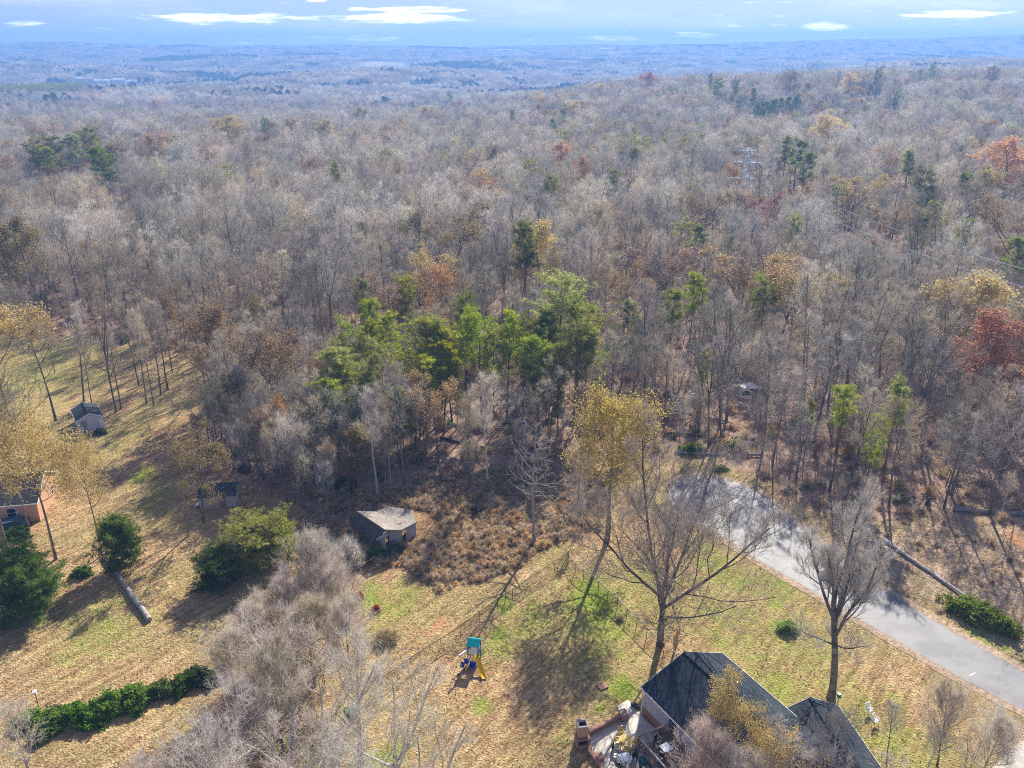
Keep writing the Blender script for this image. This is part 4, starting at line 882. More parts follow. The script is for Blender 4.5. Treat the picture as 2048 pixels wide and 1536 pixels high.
# old barn with its sagging roof
zb = 3.3
C3 = lambda px, py, z: np.array([*at(px, py, z), z])
R1, R2 = C3(714, 1022, zb), C3(770, 1059, zb); O = C3(775, 1070, 0)
barn = empty('old_barn', tuple(O), 0, 'old barn with a sagging tan roof and weathered grey board walls', 'barn')
pts = [R1, R2, C3(802, 1060, 2.75), C3(833, 1044, 2.3), C3(823, 1019, 2.25), C3(775, 1013, 2.9), C3(750, 1023, 2.6), C3(778, 1034, 2.45), C3(790, 1046, 2.55), C3(800, 1028, 2.3)]
pts = [p - O for p in pts]
F_ = [(0, 1, 7, 6), (1, 8, 7), (1, 2, 8), (2, 3, 8), (3, 9, 8), (3, 4, 9), (4, 5, 9), (5, 6, 7, 9), (7, 8, 9)]
rf = MB().add(pts, F_).build('roof', SHOLD, barn); s_ = rf.modifiers.new('sub', 'SUBSURF'); s_.levels = s_.render_levels = 2; s_.subdivision_type = 'SIMPLE'; s_ = rf.modifiers.new('t', 'SOLIDIFY'); s_.thickness = .1
eo = MB().bar(pts[1] + [0, 0, -.1], pts[2] + [0, 0, -.1], .05, .16).bar(pts[2] + [0, 0, -.1], pts[3] + [0, 0, -.1], .05, .16).build('fascia', plain('grey_fascia', (.2, .19, .18), .8, .2), rf)
L1_, L2_ = C3(698, 1052, .9) - O, C3(742, 1087, .9) - O
MB().slab([pts[0] - [0, 0, .05], pts[1] - [0, 0, .05], L2_, L1_], .1).build('lean_to_roof', shingle('shaded_old_shingle', (.07, .065, .07), (.15, .14, .14)), barn)  # shade of the slope facing away from the sun, painted into its shingle
fw = MB()
a0, a1 = np.array(at(778, 1094)) - O[:2], np.array(at(832, 1072)) - O[:2]; nbd = 22
for i in range(nbd):
    if 11 <= i <= 13: continue
    k = (i + .5) / nbd; p = a0 + (a1 - a0) * k; top = 2.75 if k < .5 else 2.75 - .6 * (k - .5) * 2
    pl = MB().box((p[0], p[1], top / 2 - .1 + .02 * ((i * 7) % 3)), (np.linalg.norm(a1 - a0) / nbd - .015, .03, top - .05), math.atan2(*(a1 - a0)[::-1]), rx=0); pl.build('board', GREYW, barn)
bk0, bk1 = pts[4][:2], pts[6][:2]
MB().bar((*a1, 1.1), (*(pts[4][:2] + (-.1, -.1)), 1.1), .08, 2.2).build('wall', GREYW, barn)
MB().bar((*(pts[0][:2] + (.3, -.3)), 1.3), (*(pts[5][:2] + (-.2, -.4)), 1.3), .08, 2.6).build('wall', GREYW, barn)
MB().bar((*(pts[0][:2] + (.4, -.3)), 1.2), (*(pts[1][:2] + (-.1, .2)), 1.2), .08, 2.4).build('wall', GREYW, barn)
MB().bar((*a0, 0), (*a0, 2.9), .14).build('post', plain('dark_post', (.05, .045, .04), .8, .3), barn)
MB().slab([tuple(C3(752, 1078, 2.0) - O), tuple(C3(776, 1062, 2.75) - O), tuple(C3(777, 1070, 2.5) - O), tuple(C3(754, 1082, 1.6) - O)], .04).build('loose_panel', plain('grey_panel', (.42, .44, .46), .7, .2), barn)

# left brick house
lh = empty('brick_house', (-59.3, 95.6, 0), R(-79), 'orange brick house with a dark roof at the left edge', 'house')
walls(lh, 4.0, -14, 0, -.2, 2.7, 4.7, BRICK2); gable(lh, 4.0, -14, 0, 2.8, 4.9, SHNG2, ovg=.2)
window(lh, (.6, .01, 3.4), .5, .7, 'y', 1); window(lh, (-1.5, .01, 1.4), .9, 1.2, 'y', 1)
for y_ in (-3, -7): window(lh, (4.01, y_, 1.5), 1.1, 1.2, 'x', 1)
x, y = at(16, 1052, .6)
def car(name, x, y, z, rz, col, label, glass=GLASS, group=None, L=4.5):
    e = empty(name, (x, y, z), rz, label, 'car', group); W = 1.8
    prof = [(-L / 2, .35), (-L / 2, .8), (-L / 2 + .9, .95), (-L / 2 + 1.5, 1.42), (L / 2 - 1.2, 1.45), (L / 2 - .45, .98), (L / 2, .85), (L / 2, .35)]
    V = [(a, s * (W / 2 - (.14 if b_ > 1.2 else 0)), b_) for s in (-1, 1) for a, b_ in prof]; n = len(prof)
    MB().add(V, [tuple(range(n)), tuple(range(2 * n - 1, n - 1, -1))] + [(i, n + i, n + (i + 1) % n, (i + 1) % n) for i in range(n)]).build('body', plain(name + '_paint', col, .25, .05), e, bevel=.05)
    MB().box((.1, 0, 1.2), (L - 2.9, W - .12, .3)).build('side_window', glass, e)
    MB().slab([(-L / 2 + .93, -.7, 1.0), (-L / 2 + .93, .7, 1.0), (-L / 2 + 1.42, .62, 1.41), (-L / 2 + 1.42, -.62, 1.41)], -.02).build('windscreen', glass, e)
    for sx in (-1, 1):
        for sy in (-1, 1):
            MB().tube([(sx * L * .3, sy * (W / 2 - .2), .33), (sx * L * .3, sy * (W / 2 + .02), .33)], .33, 12).build('wheel', BLACK, e)
car('parked_car', x, y, 0, R(30), (.06, .10, .15), 'dark blue parked car beneath the trees at the left edge')

# sheds
s1_ = empty('garden_shed', (-64.3, 118.2, 0), R(34), 'white shed with a dark shingled gable roof behind the yellow tree', 'shed')
walls(s1_, 1.75, 0, 5, -.1, 2.1, 2.9, WHS); gable(s1_, 1.75, 0, 5, 2.15, 3.0, SHNG2, ov=.2, ovg=.15)
f_ = MB(); f_.box((-.95, -.03, .95), (.8, .05, 1.8)); f_.build('door', plain('grey_door', (.3, .33, .33), .6, .2), s1_)
MB().slab([(1.2, -.35, 0), (1.9, -.3, 0), (1.8, -.05, 1.7), (1.2, -.05, 1.7)], .04).build('leaning_board', WHITE, s1_)
s2_ = empty('old_shed', (-37.7, 96.3, 0), R(9), 'long grey brown shed with a rounded dark roof under bare branches', 'shed')
b_ = MB(); W2, D2, Hs = 4.4, 2.8, 1.75
for s in (-1, 1): b_.box((0, s * D2 / 2, Hs / 2), (W2, .08, Hs))
for s in (-1, 1):
    V = [(s * W2 / 2 + dx, y_, z_) for dx in (-.04, .04) for y_, z_ in ((-D2 / 2, 0), (D2 / 2, 0), (D2 / 2, Hs), (D2 * .3, 2.35), (0, 2.6), (-D2 * .3, 2.35), (-D2 / 2, Hs))]
    b_.add(V, [tuple(range(6, -1, -1)), tuple(range(7, 14))] + [(i, (i + 1) % 7, 7 + (i + 1) % 7, 7 + i) for i in range(7)])
b_.build('wall', siding_mat('brown_grey_boards', (.52, .46, .42), .2), s2_)
rf = MB(); prof = [(-D2 / 2 - .15, Hs - .1), (-D2 * .3, 2.4), (0, 2.68), (D2 * .3, 2.4), (D2 / 2 + .15, Hs - .1)]
for (a, c2) in zip(prof[:-1], prof[1:]): rf.slab([(-W2 / 2 - .15, a[0], a[1]), (W2 / 2 + .15, a[0], a[1]), (W2 / 2 + .15, c2[0], c2[1]), (-W2 / 2 - .15, c2[0], c2[1])], .06)
rf.build('roof', SHNG2, s2_); MB().slab([(-2.9, -1.3, .35), (-2.2, -1.35, .75), (-2.2, -.5, .75), (-2.9, -.4, .35)], .05).build('ramp', WHITE, s2_)
MB().box((1.9, -1.46, .95), (.14, .06, 1.9)).build('corner_board', RAILP, s2_); MB().box((.6, -1.45, .85), (.9, .05, 1.6)).build('door', plain('plum_door', (.27, .2, .19), .7, .2), s2_)
# bird house post, feeder, garden chairs
x, y = at(77, 1412); bh = empty('birdhouse_pole', (x, y, 0), .3, 'small white birdhouse on a dark post above the hedge', 'birdhouse'); MB().tube([(0, 0, 0), (0, 0, 1.35)], .035, 6).build('pole', BLACK, bh); MB().box((0, 0, 1.5), (.2, .2, .28)).build('box', WHITE, bh); MB().slab([(-.17, -.17, 1.66), (.17, -.17, 1.66), (.17, .17, 1.74), (-.17, .17, 1.74)], .02).build('roof', WHITE, bh)
x, y = at(1675, 1409); bh = empty('bird_feeder', (x, y, 0), .3, 'green feeder box on a thin post beside the tall dark tree', 'bird feeder'); MB().tube([(0, 0, 0), (0, 0, .8)], .03, 6).build('pole', RAILW, bh); MB().box((0, 0, .98), (.26, .26, .4)).build('box', GREENP, bh, bevel=.02); MB().box((0, 0, 1.2), (.34, .34, .04)).build('roof', GREENP, bh)
for px, py, rz, l in ((1738, 1420, R(20), 'white garden chair on the grass, the upper one of two'), (1751, 1441, R(40), 'white garden chair on the grass, the lower one of two')):
    chair(px, py, rz, WHITE, l, 'white chairs on the lawn beside the garage', z=0)
cr = empty('wooden_pallet', (0, 0, 0), R(30), 'small weathered wooden pallet lying on the grass near the patio', 'pallet')
cr.location = (*at(1204, 1372), 0)
for i in range(5): MB().box((-.36 + i * .18, 0, .12), (.12, 1.0, .025)).build('slat', plain('pallet_wood', (.42, .25, .18), .8, .2), cr)
for s in (-.4, 0, .4): MB().box((0, s, .06), (.85, .09, .09)).build('bearer', plain('pallet_bearer', (.3, .2, .14), .8, .2), cr)
# downspout-side things in the bottom left woods
x, y = at(703, 1419, .6); ct = empty('covered_trailer', (x, y, 0), R(35), 'small dark green cart glimpsed between the pale bare trees', 'cart'); MB().box((0, 0, .5), (1.3, .8, .45)).build('tub', plain('dark_green', (.01, .09, .06), .5, .2), ct, bevel=.04)
for s in (-1, 1): MB().tube([(0, s * .42, .25), (0, s * .5, .25)], .25, 12).build('wheel', BLACK, ct)
MB().bar((.6, 0, .4), (1.4, 0, .3), .05).build('handle', BLACK, ct)

# ------------------------------------------------------------ power line
TALL0 = []
def pylon(x, y, z, H, arms, rz, label):
    e = empty('power_pylon', (x, y, z), rz, label, 'pylon', 'lattice pylons of the power line'); TALL0.append((x, y, H)); PW = plain('pylon_white', (.62, .65, .68), .5, .03); b_ = MB(); w0, w1 = 2.0, .9; n = 9
    for i in range(n):
        z0, z1 = H * i / n, H * (i + 1) / n; a, c2 = w0 + (w1 - w0) * i / n, w0 + (w1 - w0) * (i + 1) / n
        for sx, sy in ((-1, -1), (1, -1), (1, 1), (-1, 1)):
            b_.bar((sx * a, sy * a, z0), (sx * c2, sy * c2, z1), .26)
            nx_, ny_ = (-sy, sx); b_.bar((sx * a, sy * a, z0), (nx_ * c2, ny_ * c2, z1), .15); b_.bar((sx * c2, sy * c2, z1), (nx_ * c2, ny_ * c2, z1), .15)
    b_.build('mast', PW, e)
    for zz, L in arms:
        a_ = MB(); a_.bar((-L, 0, zz), (L, 0, zz), .42); a_.bar((-L, 0, zz), (0, 0, zz + 1.2), .2); a_.bar((L, 0, zz), (0, 0, zz + 1.2), .2); o = a_.build('crossarm', PW, e)
        i_ = MB()
        for s in (-1, 1): i_.bar((s * L * .95, 0, zz), (s * L * .95, 0, zz - 1.5), .16)
        tag(i_.build('insulators', STEEL, o), kind='stuff')
px1 = at(1484, 425); PY1 = (*px1, float(terrain(*px1))); ar1 = ((11.5, 5.0), (17.0, 4.4), (20.8, 2.6)); pylon(*PY1, 21.5, ar1, R(-20), 'white lattice power pylon above the woods on the right')
x, y, z = on_terrain(1092, 248); ar2 = ((11, 5.2), (20, 5.2), (26, 3)); pylon(x, y, z, 27, ar2, R(-10), 'faint white lattice power pylon on the far crest'); PY2 = (x, y, z)
wires = empty('power_lines', PY1, 0, 'thin power lines sagging through the woods to the right', 'power lines')
def wire(a, c2, sag):
    pts = []
    for i in range(15):
        k = i / 14; p = np.array(a) + (np.array(c2) - np.array(a)) * k; p[2] -= sag * 4 * k * (1 - k); pts.append(p - np.array(PY1))
    MB().tube(pts, .045, 4).build('cable', PWIRE, wires)
PWIRE = plain('cable_metal', (.55, .56, .58), .35, .1, metal=.5)
for zz, L in ar1[:2]:
    for s in (-1, 1):
        c0 = np.array(PY1) + [s * L * .95 * math.cos(R(-20)), s * L * .95 * math.sin(R(-20)), zz - 1.5]
        e0 = np.array([*at(2350, 690, 22), 22.]) + [s * 4.6, s * 1.5, zz - 14]
        wire(c0, e0, 3.5); wire(c0, np.array(PY2) + [s * 5, 0, 12 + (zz - 10)], 5)
# ------------------------------------------------------------ far buildings
def far_block(name, px, py, w, d_, h, rz, wallm, roofm, label, cat='building', group=None, pitch=.25):
    x, y, z = on_terrain(px, py); e = empty(name, (x, y, z), rz, label, cat, group); MB().box((0, 0, h / 2 - .5), (w, d_, h + 1)).build('wall', wallm, e)
    rh = h + d_ / 2 * pitch; r_ = MB(); r_.slab([(-w / 2 - .3, -d_ / 2 - .4, h), (w / 2 + .3, -d_ / 2 - .4, h), (w / 2 + .3, 0, rh), (-w / 2 - .3, 0, rh)], .25); r_.slab([(-w / 2 - .3, 0, rh), (w / 2 + .3, 0, rh), (w / 2 + .3, d_ / 2 + .4, h), (-w / 2 - .3, d_ / 2 + .4, h)], .25); r_.build('roof', roofm, e)
    for i in range(max(2, int(w / 6))):
        MB().box((-w / 2 + (i + .5) * w / max(2, int(w / 6)), -d_ / 2 - .02, h * .5), (1.4, .08, 1.3)).build('window', GLASS, e)
    return e
WR = plain('white_metal_roof', (.75, .77, .8), .4, .05)
for px, py, w, l in ((172, 168, 46, 'long white roofed building in the blue valley, leftmost of the row'), (207, 172, 30, 'white roofed building in the blue valley, second of the row'), (240, 170, 26, 'white roofed building in the blue valley, third of the row'), (276, 173, 34, 'white roofed building in the blue valley, rightmost of the row')): far_block('warehouse', px, py, w, 18, 11, .1, WR, WR, l, group='white buildings in the left valley')
far_block('white_building', 262, 199, 22, 12, 4, -.1, WR, WR, 'small white building among bare woods below the valley row')
far_block('white_building', 1003, 128, 44, 16, 7, .1, WR, WR, 'faint white building in the hazy middle valley'); far_block('white_building', 1020, 103, 90, 20, 7, 0, WR, WR, 'pale long building on the far hazy ridge'); far_block('white_building', 1215, 100, 60, 20, 6, 0, WR, WR, 'tiny pale building on the far ridge right of the long one')
far_block('dark_roof_house', 1668, 247, 24, 10, 3.5, R(-8), plain('dark_wall', (.12, .12, .14), .8, .2), plain('navy_roof', (.03, .04, .06), .7, .2), 'long house with a near black roof in the right hand clearing', 'house')
far_block('pale_shed', 1718, 252, 5, 8, 2.6, R(-8), plain('tan_wall', (.6, .5, .38), .8, .2), plain('tan_roof', (.6, .52, .42), .8, .2), 'tan low shed to the right of the black roofed house', 'shed')
far_block('mobile_home', 1690, 312, 13, 5, 3, R(15), WR, WR, 'white flat building in the right woods, the upper of two', 'building'); far_block('mobile_home', 1870, 340, 12, 5, 3, R(5), WR, WR, 'white building among trees below the far right clearing', 'building')
far_block('white_building', 1775, 196, 10, 8, 3, .1, WR, WR, 'tiny white house in the far right hills'); far_block('white_building', 1955, 193, 10, 8, 3, .1, WR, WR, 'tiny pale house near the far right edge')
far_block('white_shed', 1492, 790, 2.2, 1.6, 1.5, R(20), WR, WR, 'white shed half hidden behind trunks above the road end', 'shed'); far_block('white_shed', 1389, 803, .9, .8, .7, R(-20), WR, WR, 'small white box among trunks above the road end', 'box')
for px, py, l in ((1752, 418, 'white car among the right woods, the left one'), (1765, 432, 'white car among the right woods, the lower one'), (1780, 402, 'white car among the right woods, the upper one'), (20, 470, 'white car on the pale field at the left edge'), (1625, 330, 'white car left of the flat white building')):
    x, y, z = on_terrain(px, py); car('white_car', x, y, z, R(20), (.7, .72, .74), l, group='white cars seen far off')
#MARK-VEG
# ------------------------------------------------------------ named trees and shrubs
def hgt(px, pyb, pyt):
    x, y = at(px, pyb); lo, hi = 0., 90.
    for _ in range(40):
        m_ = (lo + hi) / 2
        if proj(x, y, m_)[1] > pyt: lo = m_
        else: hi = m_
    return x, y, m_
NAMED = []; TALL = []
def put(meshes, mh, x, y, h, label, name='bare_tree', cat='tree', group=None, wide=1.0, rz=None, colr=None, lean=(0, 0), clear=2.2):
    s = h / mh; z = float(terrain(x, y)); r_ = random.Random(int(abs(x * 131 + y * 17)))
    e = empty(name, (x, y, z), 0, label, cat, group, (s * wide, s * wide, s)); e.rotation_euler = (lean[0], lean[1], r_.uniform(0, 6.28) if rz is None else rz)
    for nm, me in zip(('trunk', 'crown'), meshes):
        o = mesh_obj(nm, me, e)
        if colr and nm == 'crown': o.color = (*(colr if cat != 'pine tree' else [q ** .6 for q in colr]), 1)
    NAMED.append((x, y, clear)); TALL.append((x, y, h)); return e
def by_base(meshes, mh, px, pyb, pyt, label, **k):
    x, y, h = hgt(px, pyb, pyt); return put(meshes, mh, x, y, h, label, **k)
def by_top(meshes, mh, px, pyt, h, label, **k):
    if pyt > 470:
        x, y = at(px, pyt, h)
    else:
        h *= 1.12; x, y, _ = on_terrain(px, pyt, h * .97)
    return put(meshes, mh, x, y, h, label, **k)
# --- single foreground trees with shapes of their own
DEADW = tree_mat('dead_wood', (.54, .49, .42), (.78, .73, .66), val=.08, own=False, translucent=.4)
DW = tree_mat('grey_dead_wood', (.26, .23, .21), (.46, .42, .39), val=.08, own=False)
dead = bare_tree(101, H=17, spread=3.6, cb=.33, n1=26, n2=5, n3=3, ntw=2, up=.35, ang=58, wood=DW, twig=DW, twl=.7, r0=.24)
by_base(dead, 16.2, 1068, 1087, 848, 'tall dead grey tree with short broken limbs standing alone in the brush', clear=4, rz=1.0)
oak = bare_tree(102, H=20, spread=9.4, cb=.60, n1=48, n2=9, n3=8, ntw=8, up=.6, ang=50, fork=6, ftr=.33, fang=35, twig=TWIG, dens=2, leaf=1500, leaf_size=.13, leafmat=LEAF_T, r0=.40)
by_base(oak, 23.8, 1320, 1290, 905, 'large spreading bare tree in front of the road with long low limbs', clear=5, rz=2.2)
hick = bare_tree(103, H=20, spread=4.6, cb=.55, n1=30, n2=9, n3=8, ntw=7, up=.95, ang=36, fork=6, ftr=.52, fang=23, twig=TWIG, dens=2, r0=.36)
by_base(hick, 22.3, 1662, 1398, 985, 'tall dark forked bare tree between the garage roof and the road', clear=4, rz=.4)
yel = bare_tree(104, H=18, spread=6.4, cb=.45, n1=24, leaf=9500, leaf_size=.2, leafmat=LEAF, up=.6, r0=.26, n2=7, n3=6, ntw=6)
by_base(yel, 19.8, 1213, 1083, 775, 'rounded yellow leaved tree left of the road end', colr=(1.15, .93, .27), clear=4, cat='tree', rz=1.5, wide=1.1)
silver = bare_tree(105, H=17, spread=3.6, cb=.42, n1=16, n2=8, n3=7, up=1.0, ang=32, wood=PALE, twig=DEADW, ntw=7)
by_base(silver, 17, 975, 966, 733, 'silvery bare tree with upswept crown behind the brush patch', clear=3)
by_base(silver, 17, 755, 992, 758, 'pale bare tree right behind the old barn', clear=3)
by_base(BT[2], 22, 1155, 1064, 968, 'small thin bare tree between the dead tree and the yellow one', clear=2)
by_base(BT[4], 18, 940, 966, 870, 'pair of thin dark stems left of the silvery tree, the left one', clear=1); by_base(BT[6], 17, 948, 964, 880, 'thin dark stem just left of the silvery tree', clear=1)
slim = leafy(106, H=12, spread=2.6, cb=.2, leaf=5200, leaf_size=.2, n1=20, n2=6, n3=4, ntw=4, up=.8, ang=42)
by_base(slim, 12, 728, 985, 852, 'narrow olive yellow tree in the wood edge above the barn', colr=(.72, .62, .14), clear=3, wide=1.1)
# --- trees of the left lawn
for mi, px, pb, pt, wd_k, colr, l in (
    (5, 232, 824, 560, .7, None, 'tall pale forked sycamore like tree right of the white shed'),
    (2, 168, 812, 600, .8, None, 'dark leaning tree just behind the white shed, the left one'), (4, 184, 808, 640, .6, None, 'thin dark tree just behind the white shed, the right one'),
    (0, 112, 842, 640, 1.1, (1, 1, 1), 'dark branchy tree left of the white shed'), (4, 242, 818, 640, .8, None, 'dark single tree a step right of the forked sycamore'),
    (2, 278, 772, 600, .8, None, 'thin trunk in the leaf strewn grove, the furthest left'), (4, 293, 808, 610, .7, None, 'thin trunk in the leaf strewn grove, nearest to the lawn'), (2, 308, 812, 620, .6, None, 'thin trunk pair in the leaf strewn grove, nearest the lawn'),
    (0, 322, 790, 600, .8, None, 'thin trunk in the middle of the leaf strewn grove'), (4, 336, 780, 590, .9, None, 'darker trunk in the middle of the leaf strewn grove'), (3, 412, 778, 600, 1., None, 'leafless tree at the right end of the leaf strewn grove'),
    (1, 14, 1105, 700, 1.1, None, 'dark bare trunk rising at the left edge beside the brick house'), (0, 60, 700, 560, 1.1, None, 'bare tree behind the far left lawn')):
    by_base(BT[mi], [21, 19, 22, 20, 18, 21, 17, 20][mi], px, pb, pt, l, wide=wd_k, clear=3, lean=(random.uniform(-.03, .03), random.uniform(-.12, 0)))
YT = [leafy(107, H=17, spread=6.0, cb=.32, leaf=7500, leaf_size=.2, ntw=6, fork=3, up=.6, n1=15), leafy(108, H=16, spread=5.6, cb=.3, leaf=5500, leaf_size=.2, ntw=7, up=.5, n1=17)]
YT.append(leafy(109, H=17, spread=6.4, cb=.52, leaf=5200, leaf_size=.2, ntw=6, up=.5, n1=17, n2=8))
GOLD = (1.2, .97, .42); TAN = (.95, .68, .36); OLIVE = (.62, .50, .22); ORANGE = (1.3, .78, .36); REDL = (1.0, .46, .32); PALEY = (1.25, 1.05, .42); PINKT = (.95, .66, .48)
for mi, px, pb, pt, w_, c_, l in (
    (2, 112, 1118, 858, 1.0, GOLD, 'yellow leaved tree with twin dark trunks in front of the brick house gable'), (2, 58, 1060, 838, .85, GOLD, 'yellow leaved tree over the brick house roof'),
    (2, 205, 1110, 900, .7, GOLD, 'sparse yellow tree right of the twin trunked yellow tree'), (0, 20, 850, 625, 1.2, GOLD, 'bright golden tree at the left edge behind the lawn'), (1, 50, 945, 830, .6, GOLD, 'yellow crown left of and below the white shed'),
    (2, 110, 745, 640, .8, TAN, 'tan leaved tree behind the white shed'), (1, 215, 740, 650, .7, OLIVE, 'olive yellow tree behind the forked sycamore'),
    (0, 345, 745, 610, .9, TAN, 'rusty tan tree at the top of the leaf strewn grove'), (1, 450, 900, 745, 1.15, OLIVE, 'broad olive brown tree at the wood edge left of the shed trees'), (0, 560, 880, 692, 1.25, TAN, 'broad tan leaved tree behind the long brown shed'),
    (1, 640, 860, 700, .8, TAN, 'tan yellow tree left of the first green pines'), (0, 520, 730, 612, .8, GOLD, 'golden topped tree above the broad tan tree')):
    by_base(YT[mi], 16.5, px, pb, pt, l, colr=c_, wide=w_, clear=4, group='leafy trees of the left side')
# --- green pines of the near woods (crown top px, py, height, kind, width)
PG = [(690, 700, 15, 3, 1.5, (1, 1.1, .8), 'wide dull green pine at the left end of the pine group'), (645, 765, 13, 3, 1.2, (.9, 1, .8), 'low dull green pine above the long brown shed woods'), (735, 600, 18, 0, 1.0, (1.7, 1.9, .6), 'bright yellow green pine, upper left of the pine group'),
      (722, 558, 18, 2, .8, (1.1, 1.2, .7), 'thin green pine at the very top left of the pine group'), (765, 690, 16, 1, 1.1, (1, 1.1, .8), 'green pine left of the widest pine'), (842, 648, 17, 3, 1.7, (1.5, 1.7, .9), 'widest light green pine in the middle of the group'),
      (812, 556, 17, 1, 1.1, (.9, .95, .9), 'dull grey green pine behind the group'), (926, 592, 18, 1, .9, (.75, .8, .9), 'dark green pine behind the twin light pines'), (928, 632, 17, 0, .9, (1.5, 1.8, .6), 'light green pine, left of the twin pines'),
      (962, 632, 17, 1, 1.2, (1.5, 1.8, .6), 'light green pine, right of the twin pines'), (1012, 618, 18, 0, .8, (1.2, 1.4, .6), 'slim green pine right of the twin pines'), (1014, 655, 15, 2, .9, (1.4, 1.6, .6), 'slim light pine just below another slim pine'),
      (1130, 555, 21, 1, 1.5, (1.25, 1.45, .85), 'tallest green pine with a lumpy top in the middle woods'), (1180, 615, 18, 1, 1.1, (.9, 1, .8), 'dull green pine right of the tallest pine'), (1078, 625, 17, 3, 1.0, (.8, .9, .8), 'dull green pine left below the tallest pine'),
      (1082, 672, 16, 3, 1.1, (1.5, 1.7, .6), 'rounded light green pine near the middle clearing'), (1120, 690, 15, 0, .9, (1, 1.1, .8), 'green pine at the right edge of the middle pine stand'), (1100, 740, 12, 3, 1.0, (1, 1.1, .7), 'small green pine low among the dark trunks'),
      (1250, 605, 15, 3, 1.0, (.8, .85, .8), 'faint grey green pine right of the stand'), (1350, 580, 17, 2, 1.3, (1.1, 1.25, .8), 'green pine, the lower left of a leaning pair'), (1387, 543, 18, 0, 1.1, (1.2, 1.35, .8), 'green pine, the upper right of a leaning pair'),
      (1538, 562, 16, 1, 1.2, (1.1, 1.35, .6), 'solitary green pine in the right middle woods'), (1692, 772, 15, 2, 1.3, (1.3, 1.5, .6), 'bright green pine beside the road, left of three'), (1803, 762, 16, 2, 1.3, (1.3, 1.5, .6), 'bright green pine beside the road, right of three'),
      (1752, 832, 11, 3, .9, (1.5, 1.8, .6), 'short bright pine beside the road, middle of three'), (1625, 800, 10, 2, .9, (1.3, 1.5, .6), 'small green tuft of pine left of the bright roadside pines'), (800, 780, 12, 3, 1.1, (.8, .9, .7), 'dull low pine in the shade below the widest pine'),
      (1410, 700, 13, 2, .9, (.9, 1, .7), 'thin green pine above the road end'), (1160, 600, 18, 0, 1.0, (1.3, 1.5, .7), 'pine close behind the tallest pine'), (880, 690, 15, 3, 1.1, (1, 1.1, .7), 'green pine between the widest pine and the twins'),
      (700, 650, 16, 1, 1.1, (1.1, 1.2, .7), 'green pine just above the wide dull one on the left'), (665, 725, 13, 3, 1.3, (1.2, 1.3, .7), 'light bushy pine at the left end of the pine group'), (720, 750, 13, 3, 1.3, (1.2, 1.3, .6), 'light bushy pine low on the left above the barn'), (790, 625, 17, 0, 1.1, (1.2, 1.4, .7), 'green pine left behind the widest pine'), (870, 640, 17, 1, 1.1, (1.2, 1.3, .7), 'green pine right behind the widest pine'),
      (900, 655, 16, 3, 1.1, (1.4, 1.6, .6), 'light pine left below the twins'), (985, 660, 15, 1, 1.1, (1.1, 1.2, .7), 'green pine right below the twins'), (1045, 650, 16, 1, 1.1, (1.0, 1.1, .8), 'green pine left of the rounded light green one'), (750, 640, 16, 0, 1.0, (1.3, 1.5, .6), 'green pine right of the bright upper left one'), (1150, 650, 17, 1, 1.2, (1.0, 1.1, .8), 'green pine in front of the tallest pine'), (830, 715, 14, 3, 1.2, (1.1, 1.2, .7), 'green pine in front of the widest pine'), (1195, 660, 16, 0, 1.0, (1, 1.1, .8), 'green pine at the far right of the pine group')]
PTH = [20, 19, 21, 15]
for px, pt, h, k, w_, c_, l in PG: by_top(PT[k], PTH[k] * .98, px, pt, h, l, name='pine_tree', cat='pine tree', group='green pines of the near woods', wide=w_, colr=c_, clear=2.6)
